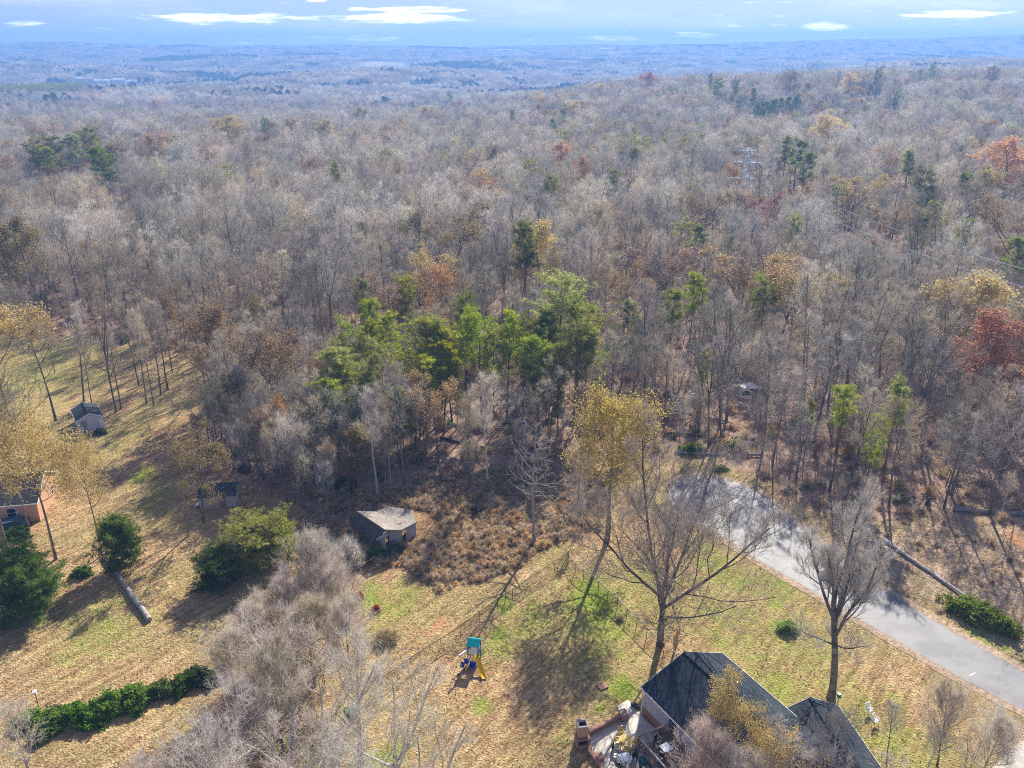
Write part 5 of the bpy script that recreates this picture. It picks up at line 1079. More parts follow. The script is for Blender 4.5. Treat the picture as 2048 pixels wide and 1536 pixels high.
PF = [(1050, 450, 20, 0, 1.2, 'tall lone dark pine in the middle of the bare woods'), (65, 285, 19, 1, 1.6, 'dark pine, leftmost of the big left group'), (105, 278, 20, 1, 1.7, 'dark pine, second of the big left group'), (140, 270, 21, 0, 1.5, 'dark pine in the middle of the big left group'),
      (170, 262, 21, 1, 1.7, 'tallest dark pine of the big left group'), (205, 300, 20, 3, 1.4, 'greener pine, rightmost of the big left group'), (85, 300, 18, 0, 1.4, 'lower dark pine in front of the big left group'), (900, 184, 20, 1, 1.6, 'round dark pine standing above the crest'),
      (826, 205, 17, 1, 1., 'small dark pine left of the round pine on the crest'), (528, 240, 18, 1, 1.1, 'round dark pine beside the yellow crowns on the left crest'), (618, 203, 17, 1, 1.2, 'faint dark pine on the middle left crest'), (1024, 222, 18, 0, 1., 'narrow dark pine left of the faint pylon'),
      (1130, 212, 20, 1, 1.2, 'blue green pine right of the faint pylon'), (1110, 240, 16, 3, 1., 'small green pine beneath the faint pylon'), (985, 200, 15, 1, 1.3, 'olive pine on the crest right of the round one'), (1425, 148, 20, 0, 1.2, 'dark pine, leftmost of the group on the right crest'),
      (1437, 160, 22, 1, 1.6, 'broadest dark pine of the group on the right crest'), (1472, 163, 21, 1, 1.3, 'dark pine in the middle of the right crest group'), (1508, 178, 20, 0, 1.1, 'dark pine, rightmost of the right crest group'), (1480, 195, 16, 1, 1.2, 'low dark pine in the right crest group'),
      (1575, 278, 22, 2, 1.3, 'tall green pine, left of a pair above the pylon clearing'), (1600, 285, 22, 2, 1.4, 'tall green pine, right of a pair above the pylon clearing'), (1615, 310, 20, 0, 1.3, 'dark green pine right of the white pylon'), (1650, 262, 14, 3, 1.2, 'yellow green pine before the black roofed house'),
      (1757, 142, 22, 1, 1.3, 'tall thin topped pine, left one on the far right'), (1795, 185, 18, 1, 1.3, 'pale green pine above the right clearing'), (1868, 133, 20, 1, 1.5, 'dark pine, on the far right skyline woods'), (1845, 140, 18, 0, .9, 'slim dark pine beside the skyline one on the far right'),
      (1822, 305, 18, 0, 1.2, 'green pine left of the pyramidal one on the right'), (1855, 350, 19, 1, 1.5, 'pyramidal green pine in the right hand woods'), (1945, 352, 16, 3, 1.4, 'green pine beside the pale yellow tree on the right'), (1840, 432, 14, 3, 1.1, 'small olive pine below the pyramidal one'),
      (2040, 478, 16, 3, 1.2, 'green pine at the right edge of the woods'), (1400, 458, 14, 3, 1., 'faint olive pine in the upper middle woods'), (670, 334, 14, 1, 1., 'small grey green pine in the left middle woods'), (1265, 300, 13, 3, 1.2, 'small olive green pine right of the middle'),
      (1230, 345, 16, 1, 1.1, 'dull green pine, right of a faint pair'), (1105, 358, 15, 1, 1.1, 'dull green pine, left of a faint pair'), (1945, 445, 15, 0, 1.1, 'olive pine in the right woods'), (240, 272, 14, 1, 1., 'small dark pine right of the big left group'), (1590, 440, 14, 1, .9, 'small dark pine below the white pylon clearing')]
for px, pt, h, k, w_, l in PF: by_top(PT[k], PTH[k] * .98, px, pt, h, l, name='pine_tree', cat='pine tree', group='dark pines of the far woods', wide=w_, colr=(.75, .85, .8), clear=4)
# --- leaf keeping hardwoods seen in the woods
LF = [(460, 240, 19, 0, 1.5, GOLD, 'broad golden tree on the left crest'), (720, 218, 18, 0, 1.2, GOLD, 'golden tree on the crest, left of the round pine'), (575, 240, 15, 0, 1.2, GOLD, 'low golden crown between dark pines on the left crest'), (650, 245, 16, 0, 1.2, GOLD, 'golden crown on the middle left crest'),
      (850, 215, 18, 0, 1.6, GOLD, 'wide golden tree just left of the round pine'), (915, 212, 14, 1, 1.1, TAN, 'small tan crown right of the round pine'), (310, 203, 15, 0, 1.2, (1., .5, .3), 'rusty crown in the left valley'), (1200, 170, 16, 0, 1.2, PALEY, 'pale yellow crown on the right crest'),
      (1018, 172, 17, 1, 1.5, REDL, 'orange red tree on the middle crest'), (1296, 148, 20, 0, 1.3, REDL, 'bright red tree on the right crest skyline'), (1105, 190, 18, 1, 1.5, GOLD, 'gold brown crown behind the faint pylon'), (1150, 205, 16, 0, 1.2, GOLD, 'golden crown right of the faint pylon'), (945, 178, 15, 1, 1.1, REDL, 'faint red crown left of the orange red tree'),
      (1585, 147, 19, 0, 1.3, TAN, 'tan orange tree on the right hillside'), (1700, 150, 18, 0, 1., GOLD, 'gold crown among the right hillside trees'), (1655, 238, 18, 0, 1.3, GOLD, 'gold crown in front of the black roofed house'), (2030, 288, 19, 0, 1.6, ORANGE, 'orange tree at the right edge of the far woods'),
      (1978, 343, 18, 0, 1.1, PALEY, 'pale yellow slender tree on the right'), (1718, 362, 17, 1, 1.4, GOLD, 'gold topped crown right of the pylon clearing'), (1530, 385, 16, 1, 1.4, REDL, 'dull red tree below the white pylon'), (1125, 290, 14, 0, .9, ORANGE, 'small orange crown in the upper middle woods'),
      (1162, 320, 15, 0, 1., ORANGE, 'orange streak of leaves in the upper middle woods'), (1082, 458, 18, 0, 1.1, PALEY, 'pale yellow tree beside the tall lone pine'), (880, 532, 17, 2, 1.0, ORANGE, 'orange crown behind the green pines'), (900, 428, 18, 1, 1.8, OLIVE, 'wide olive brown crown in the middle woods'),
      (840, 500, 16, 1, 1.1, GOLD, 'small gold crown below the wide olive one'), (1500, 515, 19, 1, 1.7, TAN, 'wide tan crown in the right middle woods'), (1575, 535, 18, 1, 1.5, GOLD, 'gold brown crown right of the wide tan one'), (1960, 560, 19, 0, 1.8, GOLD, 'broad golden tree on the right beneath the power lines'),
      (1998, 632, 18, 0, 1.4, (1.05, .52, .3), 'rusty red tree near the right edge'), (2040, 415, 18, 1, 1.3, TAN, 'tan crown at the right edge'), (1300, 500, 18, 1, 1.5, PINKT, 'pinkish tan crown in the middle right woods'), (790, 545, 17, 1, 1.2, PINKT, 'pinkish tan crown behind the left pines'),
      (40, 450, 18, 0, 1.3, OLIVE, 'olive yellow tree at the left edge of the upper woods'), (420, 620, 17, 0, 1., TAN, 'tan crown above the leaf strewn grove'), (300, 275, 16, 0, 1.2, TAN, 'tan crown right of the big left pines'), (870, 755, 13, 1, .9, TAN, 'tan crown below the twin pines'), (1250, 540, 16, 1, 1.1, TAN, 'tan crown above the faint pine'),
      (1420, 385, 16, 1, 1.3, OLIVE, 'olive crown left below the white pylon'), (1990, 135, 18, 0, 1.2, TAN, 'tan crown on the far right hillside'), (1730, 148, 17, 1, 1.2, TAN, 'tan crown behind the tall thin topped pine'), (1780, 420, 15, 1, 1.2, TAN, 'tan crown by the white cars'), (380, 870, 12, 1, 1., OLIVE, 'olive brown bushy tree on the lawn edge')]
LTH = [17.3, 18.5, 16.5]
for px, pt, h, k, w_, c_, l in LF: by_top(LT[k if k < 3 else 2], LTH[k], px, pt, h + (2 if pt < 300 else 0), l, name='leafy_tree', group='leaf keeping hardwoods of the woods', wide=w_ * (1.3 if pt < 300 else 1), colr=[q * (1.2 if pt < 300 else 1) for q in c_], clear=4)
# --- pale bare crowns in the bottom left corner and the bottom right
SYC = [bare_tree(110, H=13, spread=5.2, cb=.3, n1=14, n2=7, n3=5, ntw=6, up=.55, ang=48, fork=4, wood=PALE, twig=DEADW, r0=.30, twl=1.0), bare_tree(111, H=13, spread=4.8, cb=.28, n1=17, n2=7, n3=5, ntw=6, up=.6, ang=44, wood=PALE, twig=DEADW, r0=.24, twl=1.0)]
MAUV = tree_mat('mauve_twig', (.50, .425, .35), (.78, .69, .59), val=.1, own=False, translucent=.45)
MV = [bare_tree(112, H=10, spread=4.2, cb=.18, n1=20, n2=8, n3=7, ntw=8, up=1.0, ang=36, twig=MAUV, dens=2, r0=.13), bare_tree(113, H=9, spread=3.8, cb=.15, n1=20, n2=8, n3=7, ntw=8, up=.8, ang=42, twig=MAUV, dens=2, leaf=500, leaf_size=.13, leafmat=LEAF_T, r0=.12)]
for px, pt, h, k, w_, l in ((560, 1245, 12.5, 0, 1.0, 'pale bare crown in the bottom left thicket, upper left'), (700, 1275, 13, 1, 1.0, 'pale bare crown in the bottom left thicket beside the yard'), (470, 1350, 12, 1, 1., 'pale bare crown right of the green hedge'), (620, 1385, 13, 0, 1.1, 'white limbed bare tree in the middle of the bottom thicket'),
                          (770, 1370, 13, 0, .95, 'white limbed bare tree nearest to the play set'), (545, 1480, 13, 0, 1., 'white limbed tree at the bottom edge left of centre'), (690, 1475, 13.5, 1, 1., 'bare crown at the bottom edge between two white limbed trees'), (820, 1490, 13, 0, .9, 'white limbed tree at the bottom edge beside the lawn'),
                          (390, 1450, 12, 1, 1., 'pale bare crown at the bottom edge below the hedge'), (290, 1500, 10, 1, .9, 'low pale crown at the bottom edge left'), (20, 1395, 9, 1, .9, 'pale bare crown cut off by the lower left corner'), (400, 1530, 12, 0, 1., 'pale crown mostly below the bottom edge')):
    by_top(SYC[k], 13, px, pt, h, l, group='pale bare trees of the bottom left thicket', wide=w_)
for px, pt, h, k, w_, l in ((620, 1090, 9.5, 0, 1.05, 'mauve twigged bare tree right below the cedar'), (560, 1140, 9, 1, 1., 'mauve bare crown at the left front of the thicket'), (665, 1140, 9, 0, 1., 'mauve bare crown facing the old barn'), (500, 1190, 8.5, 1, 1.05, 'mauve bare crown overhanging the left lawn'), (610, 1200, 9.5, 1, 1.1, 'mauve bare crown in the middle of the thicket'), (690, 1215, 9, 0, .9, 'mauve bare crown beside the brush pile'), (450, 1260, 8, 1, 1., 'mauve low crown on the left lawn side of the thicket'), (540, 1310, 10, 0, 1., 'mauve crown behind the white limbed trees')):
    by_top(MV[k], 9.8, px, pt, h, l, group='mauve bare trees of the bottom left thicket', wide=w_)
by_top(SYC[1], 13, 1690, 1415, 9.5, 'whitish bare crown in front of the lower roof', wide=1.1); by_top(SYC[0], 13, 1640, 1490, 10, 'whitish bare crown at the bottom edge over the roof', wide=1.)
by_top(YT[0], 16.5, 1462, 1392, 10.0, 'gold leaved crown in front of the main roof', colr=GOLD, wide=.72); by_top(YT[1], 16.5, 1560, 1440, 9.5, 'sparse gold crown between the two roofs', colr=GOLD, wide=1.0)
by_top(MV[0], 9.8, 1415, 1475, 8.5, 'bare brownish crown over the deck corner', wide=.9); by_top(MV[1], 9.8, 1500, 1495, 9, 'mauve bare crown at the bottom edge before the roof', wide=1.)
by_top(MV[0], 9.8, 1910, 1385, 7.5, 'mauve bare tree beside the driveway', wide=.9); by_top(MV[1], 9.8, 2000, 1415, 7, 'mauve bare tree at the lower right corner', wide=1.); by_top(BT[4], 18, 1800, 1400, 6.5, 'small upright bare sapling on the lawn right of the garage', wide=.9); by_top(BT[6], 17, 1870, 1450, 6, 'small pale bare sapling near the bottom right', wide=1.1)
by_top(BT[3], 20, 1955, 1480, 7, 'stubby bare tree at the bottom right', wide=1.)
# --- evergreens and shrubs
CED = bush_mesh(5, (3.9, 3.9, 5.2), 60, 900, 15000, .30, [BARK, TWIG, CEDARM], shell=.5); CED2 = bush_mesh(6, (2.3, 2.3, 4.6), 40, 300, 12000, .24, [BARK, TWIG, CEDARM], shell=.55)
HOLLY = bush_mesh(9, (3.4, 3.4, 5.0), 50, 300, 15000, .28, [BARK, TWIG, CEDARM], shell=.6); HEDGE = bush_mesh(12, (1.9, 1.1, 1.7), 30, 150, 5500, .2, [BARK, TWIG, CEDARM], shell=.6)
GREYB = bush_mesh(15, (2.9, 2.9, 3.2), 160, 9000, 900, .14, [PALE, DEADW, CEDARM], upright=.9, shell=.35, lw=.024); BRB = bush_mesh(16, (2.0, 2.0, 1.5), 70, 2600, 500, .12, [BARK, BRTW, BRUSH], shell=.3, lw=.02)
CEDT = [pine_tree(90, 7, 3.3, .03, n1=70, tufts=7, mat=CEDARM, ts=.38, tn=12, r0=.16), pine_tree(91, 7, 2.6, .03, n1=60, tufts=7, mat=CEDARM, ts=.36, tn=12, r0=.13), pine_tree(92, 7, 3.2, .03, n1=75, tufts=8, mat=CEDARM, ts=.42, tn=12, r0=.16)]
def cedar(me, px, py, h, w, label, colr, name='cedar_tree'):
    x, y = at(px, py); return put(me, 7, x, y, h, label, name=name, wide=w, colr=colr, clear=3)
def shrub(me, px, py, label, s=(1, 1, 1), colr=(1, 1, 1), name='shrub', cat='shrub', group=None, rz=0, by=None):
    x, y = at(px, py); o = mesh_obj(name, me, None, (x, y, float(terrain(x, y)))); o.scale = s; o.rotation_euler = (0, 0, rz); o.color = (*colr, 1); NAMED.append((x, y, 3)); return tag(o, label, cat, group)
cedar(CEDT[0], 515, 1130, 5.6, 1.25, 'large yellow green cedar below the long brown shed', (2.6, 2.3, 1.2)); cedar(CEDT[1], 562, 1112, 4.4, 1.2, 'smaller yellow green cedar joined to the right of the large one', (2.6, 2.4, 1.2)); cedar(CEDT[2], 440, 1168, 3.8, 1.4, 'dark low cedar tucked under the large yellow green one', (.75, .9, .8))
cedar(CEDT[1], 248, 1135, 6.0, .95, 'dark green conical cedar beside the fallen log', (1.1, 1.4, .7)); cedar(CEDT[2], 55, 1228, 6.6, 1.1, 'big round dark green tree at the left edge of the lawn', (.95, 1.35, .7), 'evergreen_tree')
shrub(HEDGE, 165, 1150, 'small green bush between the cedar and the big round evergreen', (.7, .8, .6), (1., 1.3, .8))
for i, (px, py, sc, c_, l) in enumerate(((62, 1445, .8, (1.8, 2.3, .9), 'light green shrub at the left end of the hedge row'), (110, 1452, 1., (1.5, 2.1, .8), 'green shrub, second from the left in the hedge row'), (165, 1440, 1.1, (1.3, 1.9, .8), 'green shrub in the hedge row below the birdhouse side'), (220, 1420, 1.15, (1.3, 1.9, .8), 'tallest green shrub in the middle of the hedge row'),
                                         (270, 1405, 1., (1.4, 1.9, .8), 'green shrub right of the middle of the hedge row'), (320, 1388, .8, (1.3, 1.5, .8), 'lower green shrub near the right end of the hedge row'), (365, 1375, .75, (1.1, 1.3, .8), 'thin green shrub at the right end of the hedge row'), (405, 1360, .9, (.5, .7, .5), 'dark shrub closing the hedge row by the thicket'))):
    shrub(HEDGE, px, py, l, (sc * random.uniform(1.1, 1.4), sc * random.uniform(.9, 1.3), sc * random.uniform(.7, .95)), [q * .72 for q in c_], 'hedge_shrub', 'shrub', 'green shrubs in the hedge row', rz=i * 1.3)
shrub(GREYB, 690, 1128, 'round silvery grey bush left of the old barn', (1.1, 1.1, 1.15)); shrub(GREYB, 640, 1095, 'grey tangle of twigs behind the silvery bush', (.8, .8, .8)); shrub(HEDGE, 745, 1118, 'dark green bush in front of the barn opening', (1.1, 1.0, .75), (.8, 1.1, .7)); shrub(HEDGE, 790, 1105, 'green vines along the front of the barn', (.9, .7, .45), (.8, 1.2, .7), rz=.5)
shrub(BRB, 770, 1283, 'brush pile of dead branches at the yard edge', (.95, .9, .8), name='brush_pile', cat='brush pile'); shrub(BRB, 640, 1190, 'olive shrub under the mauve crowns', (1, 1, 1.2), (.8, 1, .6))
shrub(HEDGE, 1575, 1262, 'grey green round shrub on the right lawn', (.7, .8, .55), (1.6, 2.0, 1.4)); shrub(BRB, 1240, 1240, 'small twiggy plant beside the pale top railed fence', (.3, .3, .4))
shrub(HEDGE, 690, 975, 'green shrub in the wood edge behind the barn', (1.1, 1, .9), (.8, 1., .6)); shrub(HEDGE, 1385, 905, 'grey green shrub beside the fallen trunk at the road end', (1.3, 1, .8), (1.6, 1.8, 1.2)); shrub(HEDGE, 1470, 900, 'pale green shrub by the trunks above the road', (1.1, 1, .9), (2, 2.1, 1.7)); shrub(HEDGE, 1440, 940, 'yellow green low bush at the road end', (.8, .6, .35), (2, 2, .8))
shrub(HEDGE, 35, 1075, 'dark green shrub beside the brick house', (1, 1, .8), (.5, .7, .5)); shrub(HEDGE, 200, 868, 'dark shrub in front of the white shed', (.7, .6, .5), (.6, .9, .5))
shrub(HEDGE, 718, 1198, 'small red leaved bush at the thicket edge', (.35, .35, .5), (3.4, .55, .7)); shrub(HEDGE, 752, 1222, 'small red leaved bush in the pale grass', (.3, .3, .4), (3.2, .6, .7))
# shrubby evergreen row on the right hand hill, pines in line on the crest
ROWP = [(1512 + i * 11, 222 - i * 2.2) for i in range(9)]
for i, (px, py) in enumerate(ROWP):
    by_top(PT[3], 15, px, py - 14, 16, 'dark spruce in the tight straight row on the right hill', name='row_spruce', group='dark spruces planted in a row', cat='spruce', wide=1.0, colr=(.5, .62, .6))
for i in range(17):
    by_top(PT[i % 3], 20, 1505 + i * 10, 126 + (i % 3) * 2, 21, 'dark pine in the straight row along the right crest', name='row_pine', group='dark pines planted in a row', cat='pine tree', wide=.9, colr=(.7, .85, .8))
# --- fallen trunks
def log(px0, py0, px1, py1, r0, label, mat=None, r1=None, limbs=0, z=0.):
    a, c2 = at(px0, py0), at(px1, py1); e = empty('fallen_log', (*a, z), 0, label, 'log'); v = np.array([c2[0] - a[0], c2[1] - a[1]]); r_ = np.random.default_rng(int(px0)); n = 9
    pts = [(v[0] * k / n + r_.normal(0, .06), v[1] * k / n + r_.normal(0, .06), r0 * .9 + .05 * math.sin(k)) for k in range(n + 1)]
    MB().tube(pts, np.linspace(r0, r1 or r0 * .5, n + 1), 9).build('trunk', mat or LOGM, e)
    for i in range(limbs):
        k = r_.uniform(.15, .95); p = np.array([v[0] * k, v[1] * k, r0]); d_ = r_.normal(0, 1, 3); d_[2] = abs(d_[2]) * .5; d_ /= np.linalg.norm(d_); L = r_.uniform(.6, 1.8)
        MB().tube([p, p + d_ * L * .5, p + d_ * L + [0, 0, -.1]], [.07, .05, .02], 5).build('broken_limb', mat or LOGM, e)
    return e
LOGM = plain('log_bark', (.27, .235, .215), .85, .35, 2.5, .5); LOGP = plain('pale_log', (.46, .42, .40), .85, .3, 2.5, .5); LOGD = plain('dark_log', (.10, .08, .07), .9, .35, 2.5, .5)
log(300, 1243, 207, 1112, .3, 'long mottled fallen log lying on the left lawn', plain('mottled_log', (.38, .34, .33), .85, .45, 1.6, .5), .2, 5)
log(1905, 1021, 2075, 1034, .3, 'thick fallen log at the right edge of the woods', LOGM, .28); log(1300, 812, 1480, 852, .22, 'long thin fallen trunk slanting through the woods above the road', LOGM, .12, 4); log(1335, 868, 1510, 882, .2, 'dark fallen trunk in the middle of the woods above the road', LOGD, .15, 3); log(1350, 908, 1525, 913, .26, 'fallen trunk just behind the road end', LOGM, .16, 5)
log(880, 878, 985, 902, .22, 'dark fallen trunk behind the brush patch', LOGD, .12, 4); log(905, 852, 1035, 862, .2, 'fallen trunk lying across the wood floor at the middle', LOGM, .1, 4); log(1130, 1036, 1200, 1044, .13, 'pale fallen pole between the two small trunks', LOGP, .1, 1); log(835, 948, 875, 975, .14, 'short fallen trunk at the upper brush edge', LOGM, .08, 3); log(660, 1045, 600, 1010, .15, 'fallen stem in the dark wood edge', LOGD, .1, 3); log(985, 890, 1050, 838, .12, 'thin pale leaning branch over the wood floor', LOGP, .06, 3)
fpine = log(1768, 1083, 1945, 1205, .22, 'long fallen pine beside the road with its green crown still attached', LOGP, .14, 2)
fpine.name = 'fallen_pine'; fpine['category'] = 'fallen tree'
FPC = bush_mesh(19, (4.4, 2.0, 1.5), 50, 300, 9000, .26, [BARK, TWIG, CEDARM], shell=.4)
x, y = at(1958, 1238); o = mesh_obj('crown', FPC, fpine, (x - fpine.location.x, y - fpine.location.y, .2)); o.rotation_euler = (0, 0, R(-52)); o.color = (1.25, 1.3, .9, 1)
x, y = at(1930, 1080); stump = empty('tree_stump', (*at(1855, 1010), 0), 0, 'dark broken stump among the right hand leaf litter', 'stump'); MB().tube([(0, 0, -.1), (0, 0, .4), (.05, 0, 1.1)], [.4, .3, .18], 9).build('trunk', LOGD, stump)

# keep the anonymous trees off the named ones and out of the yard
NM = np.array(NAMED); A = PLAN[:, None, :2] - NM[None, :, :2]; dd2 = (A ** 2).sum(-1) - NM[None, :, 2] ** 2
PLAN = PLAN[(dd2 > 0).all(1)]
# younger, lower trees stand in front of the named crowns
TL = np.array(TALL + TALL0 * 1); LOWER = np.ones(len(PLAN)); pd = np.hypot(PLAN[:, 0], PLAN[:, 1]); pa = np.arctan2(PLAN[:, 0], PLAN[:, 1])
for x, y, h in TL:
    if y < 105: continue
    d0 = math.hypot(x, y); a0 = math.atan2(x, y); m_ = (pd < d0 + 2) & (pd > d0 - (22 + .16 * max(d0 - 130, 0))) & (np.abs(pa - a0) * d0 < (3.6 if d0 < 200 else 6)); LOWER[m_] = np.minimum(LOWER[m_], .72 if d0 < 200 else .6)
PLAN = np.concatenate([PLAN, LOWER[:, None]], 1)
d = np.hypot(PLAN[:, 0], PLAN[:, 1]); order = np.argsort(d); PLAN = PLAN[order]; d = d[order]
print('trees planned', len(PLAN), 'd300', d[300])
rr = np.random.default_rng(8)
near = PLAN[:300]
FORM = ['wide crowned grey tree', 'flat topped grey tree', 'tall narrow grey tree', 'forked grey tree', 'slim upright grey tree', 'four limbed grey tree', 'slender pale barked tree', 'broad low limbed grey tree']
def region(x, y):
    px, py, _ = proj(x, y, 0)
    if py > 905 and px > 1560: return 'beside the road bend'
    if px < 420: return 'at the back of the left lawn' if py > 640 else 'deep in the left woods'
    if px < 640: return 'behind the long brown shed'
    if px < 860: return 'behind the old barn' if py > 800 else 'behind the left pines'
    if px < 1130: return 'behind the brush patch' if py > 800 else 'behind the middle pines'
    if px < 1330: return 'behind the yellow tree'
    if px < 1620: return 'above the road end' if py > 760 else 'deep behind the road end'
    return 'around the bright roadside pines' if py > 850 else 'deep in the right woods'
for i, (x, y, z, lo_) in enumerate(near):
    k = int(rr.choice([0, 1, 2, 3, 4, 5, 6, 7], p=[.16, .13, .15, .12, .14, .1, .07, .13])); s = rr.uniform(.66, 1.08) * lo_
    a = 'bare %s %s' % (FORM[k], region(x, y))
    e = empty('bare_tree', (x, y, z), rr.uniform(0, 6.28), a, 'tree', FORM[k] + 's ' + region(x, y), (s, s, s * rr.uniform(.95, 1.1)))
    e.rotation_euler = (rr.normal(0, .035), rr.normal(0, .035), e.rotation_euler.z)
    mesh_obj('trunk', BT[k][0], e); mesh_obj('crown', BT[k][1], e)
rest = PLAN[300:]; dr = d[300:]
n = len(rest); nb = len(BM); u = rr.random(n)
# broad patches of colour and of pines
pn = np.sin(rest[:, 0] / 61 + 1.1) * np.sin(rest[:, 1] / 83 + .5) + .5 * np.sin(rest[:, 0] / 29 + rest[:, 1] / 47)
idx = rr.integers(0, nb, n)
pl = .06 + .06 * (pn > .55) + .12 * (dr > 420)
idx = np.where(u < pl, nb + rr.choice([0, 1, 2], n, p=[.42, .25, .33]), idx)
pp = .02 + .10 * (pn < -.7) + .12 * (pn < -1.0) + .03 * ((rest[:, 0] > 60) & (dr > 180))
idx = np.where((u > 1 - pp), nb + 3 + rr.integers(0, 2, n), idx)
sz = rr.uniform(.62, 1.08, n) * rest[:, 3]; wz = sz * rr.uniform(.8, 1.45, n)
mass('bare_woods', BM + LM + PM, rest[:, :3], np.stack([wz, wz, sz], -1), rr.uniform(0, 6.28, n), idx)
# saplings and young trees under and in front of the tall ones
sx_, sy_ = scatter(-150, 190, 84, 235, 4.6, 61); edge_ = poly_in(G([(400, 850), (600, 800), (850, 860), (870, 950), (700, 1000), (600, 1015), (430, 962)]), sx_, sy_)
k = poly_in(WOODS, sx_, sy_) & ~poly_in(ROAD, sx_, sy_) & ~poly_in(LEFTLAWN, sx_, sy_) & inview(sx_, sy_, 0 * sx_, 8, 30) & (np.hypot(sx_ - O[0] - 2, sy_ - O[1] - 2) > 5) & ((rr.random(len(sx_)) < .55) | edge_)
sx_, sy_, edge_ = sx_[k], sy_[k], edge_[k]
ex, ey = scatter(-45, -5, 86, 122, 2.5, 63); k = poly_in(G([(425, 840), (600, 800), (760, 850), (830, 940), (735, 1000), (620, 1030), (560, 1005), (490, 955), (430, 940)]), ex, ey) & (np.hypot(ex - O[0] - 2, ey - O[1] - 2) > 5) & (np.hypot(ex + 37.7, ey - 96.3) > 3.6)
sx_ = np.concatenate([sx_, ex[k]]); sy_ = np.concatenate([sy_, ey[k]]); edge_ = np.concatenate([edge_, np.ones(k.sum(), bool)]); ns = len(sx_); sz = rr.uniform(.26, .5, ns) * np.where(edge_, 1.25, 1); wz = sz * rr.uniform(.7, 1.1, ns)
mass('young_trees', BM + LM[::2], np.stack([sx_, sy_, terrain(sx_, sy_)], -1), np.stack([wz, wz, sz], -1), rr.uniform(0, 6.28, ns), np.where(rr.random(ns) < .12, nb + rr.integers(0, 2, ns), rr.integers(0, nb, ns)))
# far hills
fx, fy = scatter(-3300, 3300, 1120, 4650, 26, 21)
fz = terrain(fx, fy); a_ = fx / fy
# nothing shows behind a crest: march along each ray and keep what the camera could see (with a margin for other places)
el_ = (fz + 20 - CAM_H) / fy
kb = np.round(a_ * 60).astype(int); keep = np.zeros(len(fx), bool)
for k in np.unique(kb):
    i = np.where(kb == k)[0]; i = i[np.argsort(fy[i])]; run = np.maximum.accumulate(np.concatenate([[-9], el_[i][:-1]])); keep[i] = el_[i] > run - .012
keep &= inview(fx, fy, fz, 20, 200) & (fieldmask(fx, fy) < .5)
fx, fy, fz = fx[keep], fy[keep], fz[keep]; n = len(fx); print('far clumps', n)
pn = np.sin(fx / 190 + fy / 410) * np.sin(fy / 150 + .7) + .55 * np.sin(fx / 83 + 2) * np.sin(fy / 71)
u = rr.random(n); idx = rr.integers(0, 3, n); idx = np.where(u < .16, 3, idx); idx = np.where(((pn > .78) & (fy > 1450)) | (u > .92), rr.integers(4, 6, n), idx)
mass('far_woods', CM, np.stack([fx, fy, fz], -1), rr.uniform(.9, 1.25, n) * np.where(fy > 3300, .75, 1), rr.uniform(0, 6.28, n), idx, lean=.0)

# young pine plantation at the left edge of the valley
qx, qy, _ = on_terrain(30, 205); kx, ky = scatter(qx - 120, qx + 75, qy - 45, qy + 120, 6.5, 71); k = np.hypot((kx - qx) / 85, (ky - qy - 30) / 80) < 1; kx, ky = kx[k], ky[k]; n = len(kx)
mass('pine_plantation', KP, np.stack([kx, ky, terrain(kx, ky)], -1), rr.uniform(1.15, 1.4, n), rr.uniform(0, 6.28, n), rr.integers(0, 2, n))
# ------------------------------------------------------------ undergrowth, brush, grass and fallen leaves
UG = [bush_mesh(70 + i, (1.3, 1.3, 1.1 + .6 * (i == 1)), 26, 520, 600, .15, [BRTW, BRTW, BRUSH], shell=.1, lw=.025, upright=1.2) for i in range(3)] + [bush_mesh(75, (1.3, 1.2, .9), 26, 300, 650, .17, [BRTW, TWIG, CEDARM], shell=.15)]
bx, by = scatter(-45, 30, 72, 118, .74, 31); k = poly_in(BRUSHP, bx, by); k &= np.hypot(bx - O[0] - 2, by - O[1] - 2) > 4.4; bx, by = bx[k], by[k]; n = len(bx)
mass('dry_brush_thicket', UG, np.stack([bx, by, np.zeros(n)], -1), rr.uniform(.35, .75, n), rr.uniform(0, 6.28, n), np.where(rr.random(n) < .04, 3, rr.integers(0, 3, n)))
ux, uy = scatter(-170, 200, 84, 330, 3.4, 33); k = poly_in(WOODS, ux, uy) & ~poly_in(ROAD, ux, uy) & ~poly_in(LEFTLAWN, ux, uy) & inview(ux, uy, 0 * ux, 2, 30) & (np.hypot(ux - O[0] - 2, uy - O[1] - 2) > 4.4)
g_ = np.sin(ux / 13 + 1) * np.sin(uy / 17) + .4 * np.sin(ux / 5.1 - uy / 7); k &= (g_ > -.2) | (rr.random(len(ux)) < .3); ux, uy, g_ = ux[k], uy[k], g_[k]; n = len(ux)
mass('woods_undergrowth', UG, np.stack([ux, uy, terrain(ux, uy)], -1), rr.uniform(.5, 1.5, n), rr.uniform(0, 6.28, n), np.where((rr.random(n) < .1 + .25 * (g_ > .8) + .35 * ((ux < -35) & (uy > 105) & (uy < 190) & (g_ > .1))), 3, rr.integers(0, 3, n)))
cx, cyy = scatter(30, 75, 58, 100, 2.2, 37); k = poly_in(CLEAR, cx, cyy) & ~poly_in(ROAD, cx, cyy) & (rr.random(len(cx)) < .55); cx, cyy = cx[k], cyy[k]; n = len(cx)
mass('roadside_brush', UG, np.stack([cx, cyy, np.zeros(n)], -1), rr.uniform(.15, .5, n), rr.uniform(0, 6.28, n), rr.integers(0, 3, n))
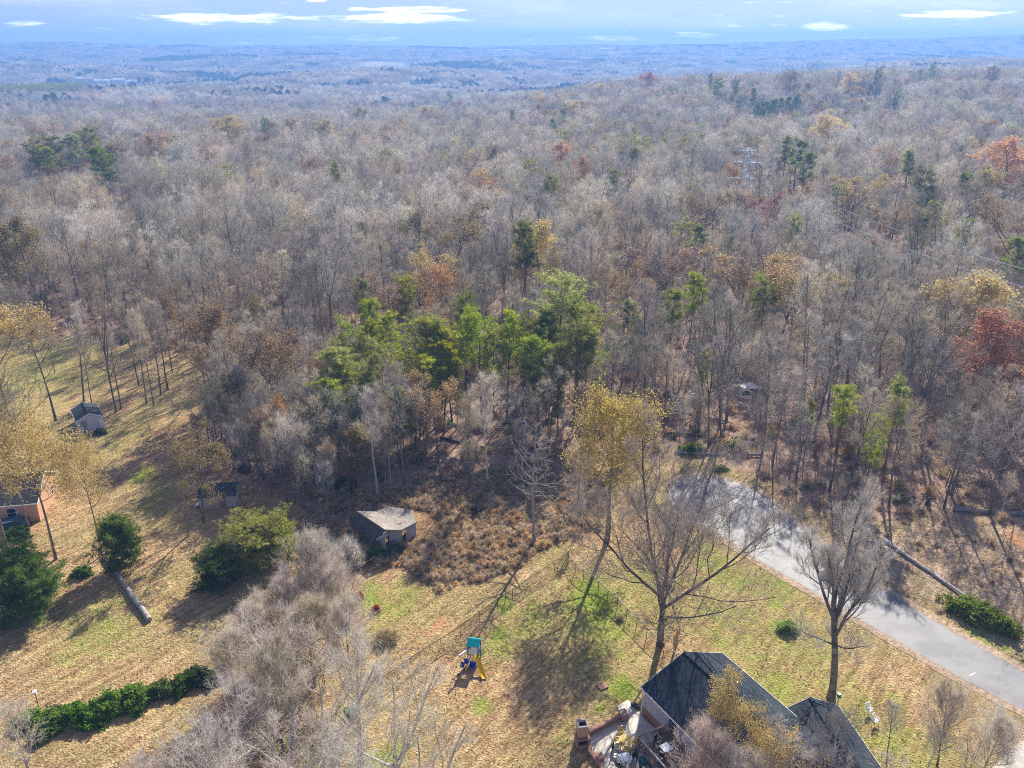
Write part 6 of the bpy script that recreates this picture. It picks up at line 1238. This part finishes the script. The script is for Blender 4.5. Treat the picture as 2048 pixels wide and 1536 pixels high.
def tuft(seed, n, h, w, sp, mat):
    r = np.random.default_rng(seed); p = np.concatenate([r.normal(0, sp, (n, 2)), np.zeros((n, 1))], 1); e = unit(r.normal(0, .5, (n, 3)) + [0, 0, 1.])
    K = TM(); K.add(ribbons(p, p + e * h * r.uniform(.5, 1.2, (n, 1)), w, r), 0); return K.mesh('tuft', [mat])
GR1 = tree_mat('dry_grass', (.34, .26, .13), (.58, .47, .26), hue=.02, val=.25, translucent=.4, own=False); GR2 = tree_mat('green_grass', (.18, .28, .04), (.38, .47, .08), hue=.02, val=.25, translucent=.4, own=False)
TF = [tuft(1, 26, .22, .03, .16, GR1), tuft(2, 26, .16, .03, .2, GR1), tuft(3, 26, .18, .03, .2, GR2)]
hx, hy = scatter(-75, 62, 42, 125, .62, 41); k = ~poly_in(ROAD, hx, hy) & ~poly_in(PAT, hx, hy) & ~poly_in(WOODS, hx, hy) & inview(hx, hy, 0 * hx, 1, 20)
lx, ly = (hx - HX) * math.cos(HRZ) + (hy - HY) * math.sin(HRZ), -(hx - HX) * math.sin(HRZ) + (hy - HY) * math.cos(HRZ); k &= ~((abs(lx) < 4.4) & (ly < -.4) & (ly > -17)); hx, hy = hx[k], hy[k]; n = len(hx)
gi_ = np.interp(hx, gx, np.arange(nx)).astype(int); gj_ = np.interp(hy, gy, np.arange(ny)).astype(int); gv = green[gj_, gi_]
mass('lawn_grass', TF, np.stack([hx, hy, .05 * np.sin(hx / 3.1) * np.sin(hy / 2.7) - .01], -1), rr.uniform(.5, 1.15, n), rr.uniform(0, 6.28, n), np.where(rr.random(n) < gv * 1.1 + .1, 2, rr.integers(0, 2, n)))
nl = 26000; q = np.stack([rr.uniform(-75, 65, nl), rr.uniform(42, 120, nl)], -1); k = inview(q[:, 0], q[:, 1], 0 * q[:, 0], 1, 20) & ~poly_in(PAT, q[:, 0], q[:, 1]); dens_ = .35 + .65 * (np.sin(q[:, 0] / 5 + np.sin(q[:, 1] / 7)) * np.sin(q[:, 1] / 6) > 0); onr = poly_in(ROAD, q[:, 0], q[:, 1]); k &= rr.random(nl) < dens_ * np.where(onr, .12, 1)
q = q[k]; onr = onr[k]; lz = np.where(onr, .09, .05 * np.sin(q[:, 0] / 3.1) * np.sin(q[:, 1] / 2.7) + .035)
K = TM(); V, Fq = leaves(np.stack([q[:, 0], q[:, 1], lz], -1), .13, rr, up=.75); K.add((V, Fq), 0)
LITL = tree_mat('fallen_leaf', (.24, .14, .08), (.55, .40, .27), val=.1, own=False)
tag(mesh_obj('fallen_leaves', K.mesh('fallen_leaves', [LITL])), kind='stuff')
